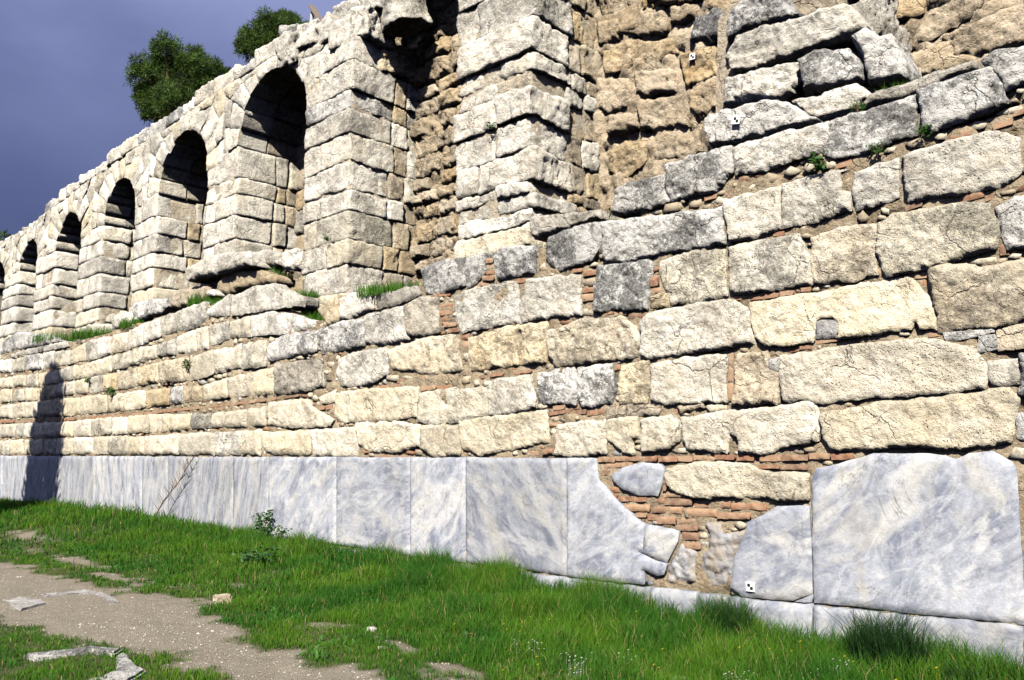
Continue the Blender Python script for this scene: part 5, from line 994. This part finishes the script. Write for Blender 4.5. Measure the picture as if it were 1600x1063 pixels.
# flowers
def flowers(name, label, spots, col, rad, n, spread):
    V = []; F = []; C = []
    for sx_, sy_ in spots:
        for _ in range(n):
            x = sx_+rs.gauss(0, spread); y = min(sy_+rs.gauss(0, spread), -.08); z = float(ground_z(np.array([x]), np.array([y]))[0])+rs.uniform(.09, .2)*(1.3 if y > -1.5 else .8); b = len(V)
            V += [(x, y, z+.004)]+[(x+rad*math.cos(k*1.2566), y+rad*math.sin(k*1.2566)*.8, z+rad*.5*math.sin(k*1.2566+1)) for k in range(5)]+[(x-.002, y, z-.15), (x+.002, y, z-.15)]
            F += [(b, b+1+k, b+1+(k+1) % 5) for k in range(5)]+[(b, b+6, b+7)]; C += [col]*6+[(.06, .16, .02)]*2
    me = mesh_np(name, V, np.array(F), False); point_color(me, C); return tag(link(name, me, MAT['leaf']), label, 'flowers', kind='stuff')
flowers('yellow_flowers', 'tiny yellow flowers dotted through the grass', [(-5.68, -1.7), (-4.9, -1.5), (-5.8, -2.5), (-4.3, -2.3), (-3.2, -.9), (-8.5, -1.8), (-6.6, -1.1), (-3.8, -1.4), (-11.5, -2.2), (-2.6, -1.1), (-4.6, -2.9)], (.75, .55, .02), .012, 4, .22)
flowers('white_flowers', 'clusters of tiny white flowers in the near grass', [(-4.36, -2.1), (-4.35, -2.75), (-5.1, -2.5), (-3.5, -1.7), (-4.6, -2.5), (-2.9, -1.2), (-3.4, -2.0)], (.85, .85, .8), .008, 13, .08)
def tuft(name, label, loc, n, h, w, spread, lean, col, wd=.006, cat='plant', group=None):
    a = rg.uniform(0, 6.283, n); rr_ = np.sqrt(rg.random(n))*spread; V, F, C = blades(n, rr_*np.cos(a), rr_*np.sin(a)*.7, np.zeros(n), h*rg.uniform(.45, 1.05, n), wd*rg.uniform(.7, 1.3, n), lean, np.tile(np.array([col]), (n, 1))*rg.uniform(.6, 1.35, (n, 1)))
    me = mesh_np(name, V, F, False); point_color(me, C); o = link(name, me, MAT['grass']); o.location = loc; return tag(o, label, cat, group)
def gz1(x, y): return float(ground_z(np.array([x]), np.array([y]))[0])
DKG = (.020, .062, .014)
for lab, x, y, n, h, sp in [('dark tall grass tuft below the marble slab carrying the survey target', -4.35, -.42, 900, .56, .26), ('dark tall grass tuft before the largest marble slab', -2.72, -.62, 1300, .72, .28), ('wispy grass tuft halfway along the marble base', -7.9, -.22, 320, .5, .24), ('small dark tuft at the lower right corner', -2.1, -.75, 200, .36, .2)]:
    tuft('grass_tuft', lab, (x, y, gz1(x, y)-.02), n, h, .006, sp, .55, DKG, .007, 'grass tuft', 'dark grass tufts at the wall foot')
def leafy(name, label, loc, h, spread, n, leaf, col, cat='shrub', group=None, stems=5):
    root = empty(name, loc); V = []; F = []; ST = []; SF = []
    for s_ in range(stems):
        a = rs.uniform(0, 6.28); tip = Vector((math.cos(a)*spread*.7, math.sin(a)*spread*.5, h*rs.uniform(.75, 1))); b = len(ST)
        for t, w in ((0, .008), (.5, .006), (1, .002)):
            c = tip*t+Vector((0, 0, .04*h*math.sin(t*3.14)))
            ST += [c+Vector((w, 0, 0)), c+Vector((-w*.5, w*.8, 0)), c+Vector((-w*.5, -w*.8, 0))]
        for q in range(2):
            for k in range(3): i0 = b+q*3+k; i1 = b+q*3+(k+1) % 3; SF.append((i0, i1, i1+3, i0+3))
        for _ in range(n//stems):
            t = rs.uniform(.2, 1.05); c = tip*t+Vector((rs.gauss(0, spread*.28), rs.gauss(0, spread*.28), rs.gauss(0, .03*h))); d = Vector((rs.gauss(0, 1), rs.gauss(0, 1)-.4, rs.gauss(.3, .6))).normalized(); sd_ = d.orthogonal().normalized(); L = leaf*rs.uniform(.6, 1.2); b2 = len(V)
            V += [c-d*L*.5, c+sd_*L*.35, c+d*L*.6, c-sd_*L*.35]; F.append((b2, b2+1, b2+2)); F.append((b2, b2+2, b2+3))
    me = mesh_np('leaves', [tuple(v) for v in V], np.array(F), False); cc = np.repeat(np.array([col])*rg.uniform(.55, 1.5, (len(V)//4, 1)), 4, 0); point_color(me, cc); link('leaves', me, MAT['leaf'], root)
    me = mesh_np('stem', [tuple(v) for v in ST], np.array(SF)); link('stem', me, MAT['bark'], root); return tag(root, label, cat, group)
leafy('weed_shrub', 'taller of two leafy weeds against the marble base', (-13.55, -.2, .25), .56, .2, 240, .06, (.055, .14, .035), 'weed'); leafy('weed_shrub', 'shorter leafy weed beside the taller one at the marble base', (-12.95, -.25, .22), .36, .17, 140, .05, (.06, .145, .04), 'weed')
leafy('weed_shrub', 'low dark weed in the grass left of the path edge', (-11.3, -1.6, .1), .32, .35, 160, .07, (.04, .11, .03), 'weed')
for lab, x, z, y, h, sp, n, lf in [('spiky green plant rooted in the upper joint at the right', -3.29, 4.62, -.06, .26, .16, 90, .09), ('small plant between the grey ledge blocks near the survey target', -2.96, 5.2, .1, .2, .12, 60, .06), ('plant growing in the joint under the long grey block', -2.74, 4.66, -.05, .16, .13, 60, .06), ('right hand plant in the joint under the grey block', -2.33, 4.72, -.05, .18, .12, 60, .055), ('green sprig beside the tan wall on the stepped ledge', -6.06, 4.72, .05, .15, .12, 50, .06), ('green sprig below the stepped grey blocks in the middle', -7.01, 4.40, .0, .16, .1, 40, .06), ('sprig in a joint of the near tall pier', -12.9, 5.72, .5, .16, .12, 40, .07), ('sprig on the pale wedge shaped pier', -8.6, 6.72, .48, .12, .14, 50, .06), ('green plant hanging from a far joint of the lower wall', -17.1, 3.55, -.08, .3, .16, 60, .09), ('bush in the second joint of the far lower wall', -21.0, 3.15, -.1, .35, .22, 80, .1), ('plant low on the far joint beside the shadow', -22.6, 3.6, -.1, .2, .18, 50, .09)]:
    leafy('wall_plant', lab, (x, y, z), h*.75, sp*.75, n, lf*.6, (.05, .14, .025), 'plant', 'plants rooted in the wall', 4)
for lab, x, y, z, n, h, sp in [('grass strip on the ledge at the foot of the dark niche', -10.75, .36, 4.32, 900, .22, .75), ('grass clump in front of the tall pier foot', -13.5, .42, 4.5, 600, .35, .35), ('bright grass clump left of the tall pier below', -12.85, .3, 4.02, 500, .3, .35), ('grass on the sill of the large arch', -15.2, .75, 5.3, 400, .28, .5), ('grass tuft on the ledge below the second arch pier', -16.4, .3, 4.85, 300, .2, .4), ('weedy patch on the ledge under the projecting grey block', -17.3, .35, 5.0, 350, .3, .5), ('grass patch below the second arch', -20.6, .3, 4.82, 500, .28, .6), ('grass patch below the third arch', -23.3, .3, 4.85, 600, .28, .8), ('grass patch below the fourth arch', -26.2, .3, 5.0, 500, .28, .9), ('small tuft on the core ledge at the right', -2.7, .55, 5.35, 150, .22, .2)]:
    tuft('ledge_grass', lab, (x, y, z), int(n*1.6), h*1.3, .01, sp, .5, (.075, .20, .018), .012, 'grass tuft', 'grass growing on the ledge')
def pine(name, label, base, trunk_h, lobes, n, col, leafl=.3, cat='tree', wdt=.035):
    root = empty(name, base); V = []; F = []; T = []; TF = []
    def limb(p0, p1, r0, r1, segs=5):
        b = len(T); d = (p1-p0); s1 = d.orthogonal().normalized(); s2 = d.cross(s1).normalized()
        for i in range(segs+1):
            t = i/segs; c = p0+d*t+s1*math.sin(t*5)*.04*d.length*.3; r = r0+(r1-r0)*t
            for k in range(6): T.append(c+(s1*math.cos(k*1.0472)+s2*math.sin(k*1.0472))*r)
        for i in range(segs):
            for k in range(6): a_ = b+i*6+k; c_ = b+i*6+(k+1) % 6; TF.append((a_, c_, c_+6, a_+6))
    top_ = Vector((.2, 0, trunk_h)); limb(Vector((0, 0, -.5)), top_, .22, .13, 8)
    tot = sum(l[3]**2 for l in lobes)
    for lx_, ly_, lz_, lr in lobes:
        c = Vector((lx_, ly_, lz_)); limb(top_*rs.uniform(.7, 1), c, .09, .03)
        m = int(n*lr*lr/tot); clumps = []
        for _ in range(max(6, m//70)):
            d = Vector((rs.gauss(0, 1), rs.gauss(0, 1), rs.gauss(.15, .8))).normalized(); clumps.append((c+d*lr*rs.uniform(.45, 1.02), rs.uniform(.13, .26)*lr+.05, rs.uniform(.55, 1.6)))
        for cc, cr_, tone in clumps:
            for _ in range(70):
                d = Vector((rs.gauss(0, 1), rs.gauss(0, 1), rs.gauss(.35, 1))).normalized(); p = cc+d*cr_*rs.uniform(.1, 1); s_ = d.orthogonal(); s_.rotate(Matrix.Rotation(rs.uniform(0, 6.28), 3, d)); s_.normalize(); L = leafl*rs.uniform(.6, 1.2)
                V.append((p-s_*wdt, p+s_*wdt, p+d*L, tone))
    VV = [tuple(q) for v in V for q in v[:3]]; F = np.arange(len(VV)).reshape(-1, 3); me = mesh_np('crown', VV, F, False); point_color(me, np.repeat(np.array([col])*np.array([v[3] for v in V])[:, None]*rg.uniform(.8, 1.2, (len(V), 1)), 3, 0)); link('crown', me, MAT['leaf'], root)
    me = mesh_np('trunk', [tuple(v) for v in T], np.array(TF)); link('trunk', me, MAT['bark'], root); return tag(root, label, cat)
pine('pine_tree', 'large round dark green pine rising behind the arcade', (-28.4, 4.13, 10.57), 3.51, [(-0.38, 0.4, 4.68, 1.11), (-0.66, -0.52, 4.77, 0.74), (0.72, 0.65, 4.9, 0.76), (-0.68, -0.22, 3.83, 0.69), (0.57, -0.04, 3.61, 0.78), (0.19, -0.3, 5.48, 0.6), (0.96, 0.9, 4.37, 0.55), (-0.68, -0.38, 3.23, 0.32), (1.21, 1.3, 5.01, 0.28), (-1.26, -0.45, 4.32, 0.42), (0.48, 0.57, 5.47, 0.46)], 52000, (0.062, 0.112, 0.022), 0.14, 'tree', 0.014)
pine('pine_tree', 'smaller dark pine behind the broken crown of the large arch', (-25.32, 6.66, 12.46), 3.51, [(-0.39, 0.41, 4.68, 0.74), (0.06, -0.57, 4.35, 0.6), (0.2, 0.4, 4.48, 0.51), (-0.34, 0.37, 5.14, 0.42), (-0.47, -1.02, 3.94, 0.46), (-0.72, -0.99, 3.57, 0.37), (-0.54, -0.44, 3.84, 0.51), (0.1, 0.23, 3.84, 0.58), (-0.01, -0.49, 3.55, 0.65)], 34000, (0.062, 0.112, 0.022), 0.14, 'tree', 0.014)
pine('pine_tree', 'distant blue green tree behind the timber strut', (-37.8, 15.66, 20.6), 3.03, [(-0.18, 0.2, 4.04, 0.57), (-0.28, -0.32, 3.92, 0.5), (-0.02, -0.18, 4.34, 0.32)], 4000, (0.05, 0.085, 0.05), 0.3, 'tree', 0.03)

# shrubs at the far end of the wall top
pine('far_shrub', 'dark green shrub on the hill at the far left end of the wall', (-43.5, 3.6, 9.6), .5, [(0, 0, 1.5, 1.0), (-2.2, 1, 1.7, 1.2), (1.8, 0, 1.2, .7), (-4.5, 1, 1.9, 1.4), (3.2, .4, 1.0, .6)], 9000, (.06, .115, .03), .22, 'shrub', .04)
# tall cypress just outside the view; its shadow falls on the far wall
def cypress():
    root = empty('cypress_tree', (-21.9, -6.0, 0.6)); V = []; tn = []
    for _ in range(15000):
        z = rs.uniform(.25, 9.1); r = 1.05*min(1, (z+.5)/1.5)*(.93+.09*math.sin(z*4.1))*(1 if z < 7.6 else math.sqrt(max(0, (9.2-z)/1.6))); a = rs.uniform(0, 6.28); q = r*math.sqrt(rs.uniform(.25, 1)); q *= rs.choice((.8, .92, 1, 1.05, 1.22)); p = Vector((q*math.cos(a), q*math.sin(a), z)); d = Vector((math.cos(a)*.4, math.sin(a)*.4, 1)).normalized(); s_ = d.orthogonal(); s_.rotate(Matrix.Rotation(rs.uniform(0, 6.28), 3, d)); s_.normalize(); V.append((p-s_*.06, p+s_*.06, p+d*.32)); tn.append(rs.uniform(.6, 1.3))
    VV = [tuple(q) for v in V for q in v]; me = mesh_np('crown', VV, np.arange(len(VV)).reshape(-1, 3), False); point_color(me, np.repeat(np.array([[.03, .065, .025]])*np.array(tn)[:, None], 3, 0)); link('crown', me, MAT['leaf'], root)
    T = [(.2*math.cos(k*.785)*(1-.8*t), .2*math.sin(k*.785)*(1-.8*t), -.3+9*t) for t in (0, .3, .7, 1) for k in range(8)]; TF = [(i*8+k, i*8+(k+1) % 8, i*8+8+(k+1) % 8, i*8+8+k) for i in range(3) for k in range(8)]
    link('trunk', mesh_np('trunk', T, np.array(TF)), MAT['bark'], root); tag(root, 'tall dark cypress standing left of the view, shading the far wall', 'tree')
cypress()
# ================================================================ small things
def branch():
    V = []; F = []
    def tw(p0, p1, r0, r1):
        b = len(V); d = p1-p0; s1 = d.orthogonal().normalized(); s2 = d.cross(s1).normalized()
        for p_, r_ in ((p0, r0), (p1, r1)):
            for k in range(4): V.append(p_+(s1*math.cos(k*1.571)+s2*math.sin(k*1.571))*r_)
        for k in range(4): F.append((b+k, b+(k+1) % 4, b+4+(k+1) % 4, b+4+k))
    pts = [Vector((0, 0, 0)), Vector((.3, .06, .4)), Vector((.75, .12, .75)), Vector((1.05, .15, 1.05)), Vector((1.3, .17, 1.3))]
    for i in range(4): tw(pts[i], pts[i+1], .014-.003*i, .011-.003*i)
    for k in range(46):
        t = rs.uniform(.4, 3.95); i = int(t); p = pts[i].lerp(pts[i+1], t-i); side = rs.choice((-1, 1)); L = rs.uniform(.15, .5)*(1-.12*i); e = p+Vector((side*L*.75+.08, rs.uniform(-.08, .02), L*(.25 if side < 0 else .1)+.12)); tw(p, e, .006, .002)
    o = link('dry_branch', mesh_np('dry_branch', [tuple(v) for v in V], np.array(F)), MAT['bark']); o.location = (-17.75, -.32, .42); tag(o, 'bare dry branch leaning against the marble base', 'branch')
branch()
def ground_stone(label, poly, h, st='mr'):
    P = np.array(poly); c = P.mean(0); z = gz1(*c); cell = .05; lo = (P[:, 0].min(), P[:, 1].min()); bm = bmesh.new(); vs = [bm.verts.new((x-c[0], y-c[1], -.15)) for x, y in poly]; f = bm.faces.new(vs)
    if f.normal.z < 0: f.normal_flip()
    r = bmesh.ops.extrude_face_region(bm, geom=[f]); tv = [e for e in r['geom'] if isinstance(e, bmesh.types.BMVert)]; bmesh.ops.translate(bm, verts=tv, vec=(0, 0, .15+h)); bmesh.ops.recalc_face_normals(bm, faces=bm.faces)
    bmesh.ops.bevel(bm, geom=[e for e in bm.edges if all(v in tv for v in e.verts)], offset=.02, segments=2, affect='EDGES'); bmesh.ops.triangulate(bm, faces=bm.faces); bmesh.ops.subdivide_edges(bm, edges=[e for e in bm.edges if e.calc_length() > .12], cuts=3, use_grid_fill=False); bmesh.ops.triangulate(bm, faces=bm.faces)
    co = np.array([v.co[:] for v in bm.verts]); n_ = fbm(np.column_stack([co[:, :2]*6+c, co[:, 2]]), 4, .6)
    for v, q in zip(bm.verts, n_): v.co.z += q*.018; v.co.x += q*.012
    me = bpy.data.meshes.new('foundation_stone'); bm.to_mesh(me); bm.free(); o = link('foundation_stone', me, MAT[st]); o.location = (c[0], c[1], z); return tag(o, label, 'stone', 'foundation stones sunk in the ground')
ground_stone('pale marble slab end of the frame sunk in the path', [(-11.55, -4.86), (-11.5, -4.5), (-11.2, -4.55), (-10.78, -4.6), (-10.62, -4.93), (-11.1, -4.95)], .010, 'mg')
ground_stone('far marble strip of the frame sunk in the path', [(-11.48, -4.48), (-11.42, -3.95), (-10.9, -3.88), (-10.2, -4.0), (-10.25, -4.12), (-10.9, -4.0), (-11.2, -4.1), (-11.22, -4.5)], .010, 'mg')
ground_stone('rough stone rim at the lower left, far side', [(-8.1, -5.66), (-8.02, -5.14), (-7.72, -4.98), (-7.6, -5.1), (-7.85, -5.24), (-7.88, -5.64)], .035, 'g')
ground_stone('rough stone rim at the lower left, near side', [(-7.7, -4.98), (-7.12, -5.12), (-6.88, -5.14), (-6.68, -5.36), (-6.92, -5.62), (-7.05, -5.3), (-7.58, -5.1)], .03, 'g')
ground_stone('orange brown stone at the end of the gravel strip', [(-9.75, -3.1), (-9.5, -2.98), (-9.3, -3.1), (-9.45, -3.25)], .07, 't')
for lab, x, y, s_ in [('pale stone lying in the grass before the niche wall', -6.9, -2.9, .05), ('pale stone lying near the path edge, small', -6.2, -3.3, .045), ('flat stone in the grass below the tall tuft', -3.95, -1.95, .06)]:
    o = rock('loose_stone', (x-s_, y-s_*.7, gz1(x, y)-.02), (x+s_, y+s_*.7, gz1(x, y)+s_*.6), 'w', None, .03, .02, .02); tag(o, lab, 'stone')
def target(label, x, z, y, tilt=0.):
    o = empty('survey_target', (x, y, z)); s_ = .048
    def quad(nm, x0, x1, z0, z1, yy, mt):
        bm = bmesh.new(); r = bmesh.ops.create_cube(bm, size=1); bmesh.ops.scale(bm, verts=bm.verts, vec=(x1-x0, .006, z1-z0)); bmesh.ops.translate(bm, verts=bm.verts, vec=((x0+x1)/2, yy, (z0+z1)/2)); me = bpy.data.meshes.new(nm); bm.to_mesh(me); bm.free(); link(nm, me, MAT[mt], o)
    quad('plate', -s_, s_, -s_, s_, 0, 'paper'); quad('black_square', -s_*.62, 0, 0, s_*.62, -.004, 'ink'); quad('black_square', 0, s_*.62, -s_*.62, 0, -.004, 'ink'); o.rotation_euler = (0, tilt, 0); tag(o, label, 'survey target', 'black and white survey targets')
target('black and white survey target low on the cracked marble slab', -4.26, .41, -.07); target('black and white survey target on the grey ledge block', -4.29, 5.51, .075, .2); target('black and white survey target on the tan core wall', -6.0, 7.6, 2.095, .1)
# timber strut and post on top of the arcade
o = empty('timber_strut', (-14.2, 1.3, 10.3)); tag(o, 'weathered timber strut leaning on a pale post atop the arcade', 'strut')
def bar(nm, p0, p1, w, t, mt):
    p0, p1 = Vector(p0), Vector(p1); bm = bmesh.new(); bmesh.ops.create_cube(bm, size=1); bmesh.ops.scale(bm, verts=bm.verts, vec=(w, t, (p1-p0).length)); bmesh.ops.bevel(bm, geom=bm.edges, offset=.008, segments=1, affect='EDGES'); me = bpy.data.meshes.new(nm); bm.to_mesh(me); bm.free(); q = link(nm, me, MAT[mt], o); q.location = (p0+p1)/2; q.rotation_euler = (p1-p0).to_track_quat('Z', 'Y').to_euler()
bar('post', (-0.8, 0.0, 0.38), (-0.72, 0.0, 1.22), .07, .07, 'zinc')
bar('plank', (-0.69, -0.05, 1.22), (-0.27, -0.05, 0.67), .16, .06, 'wood')
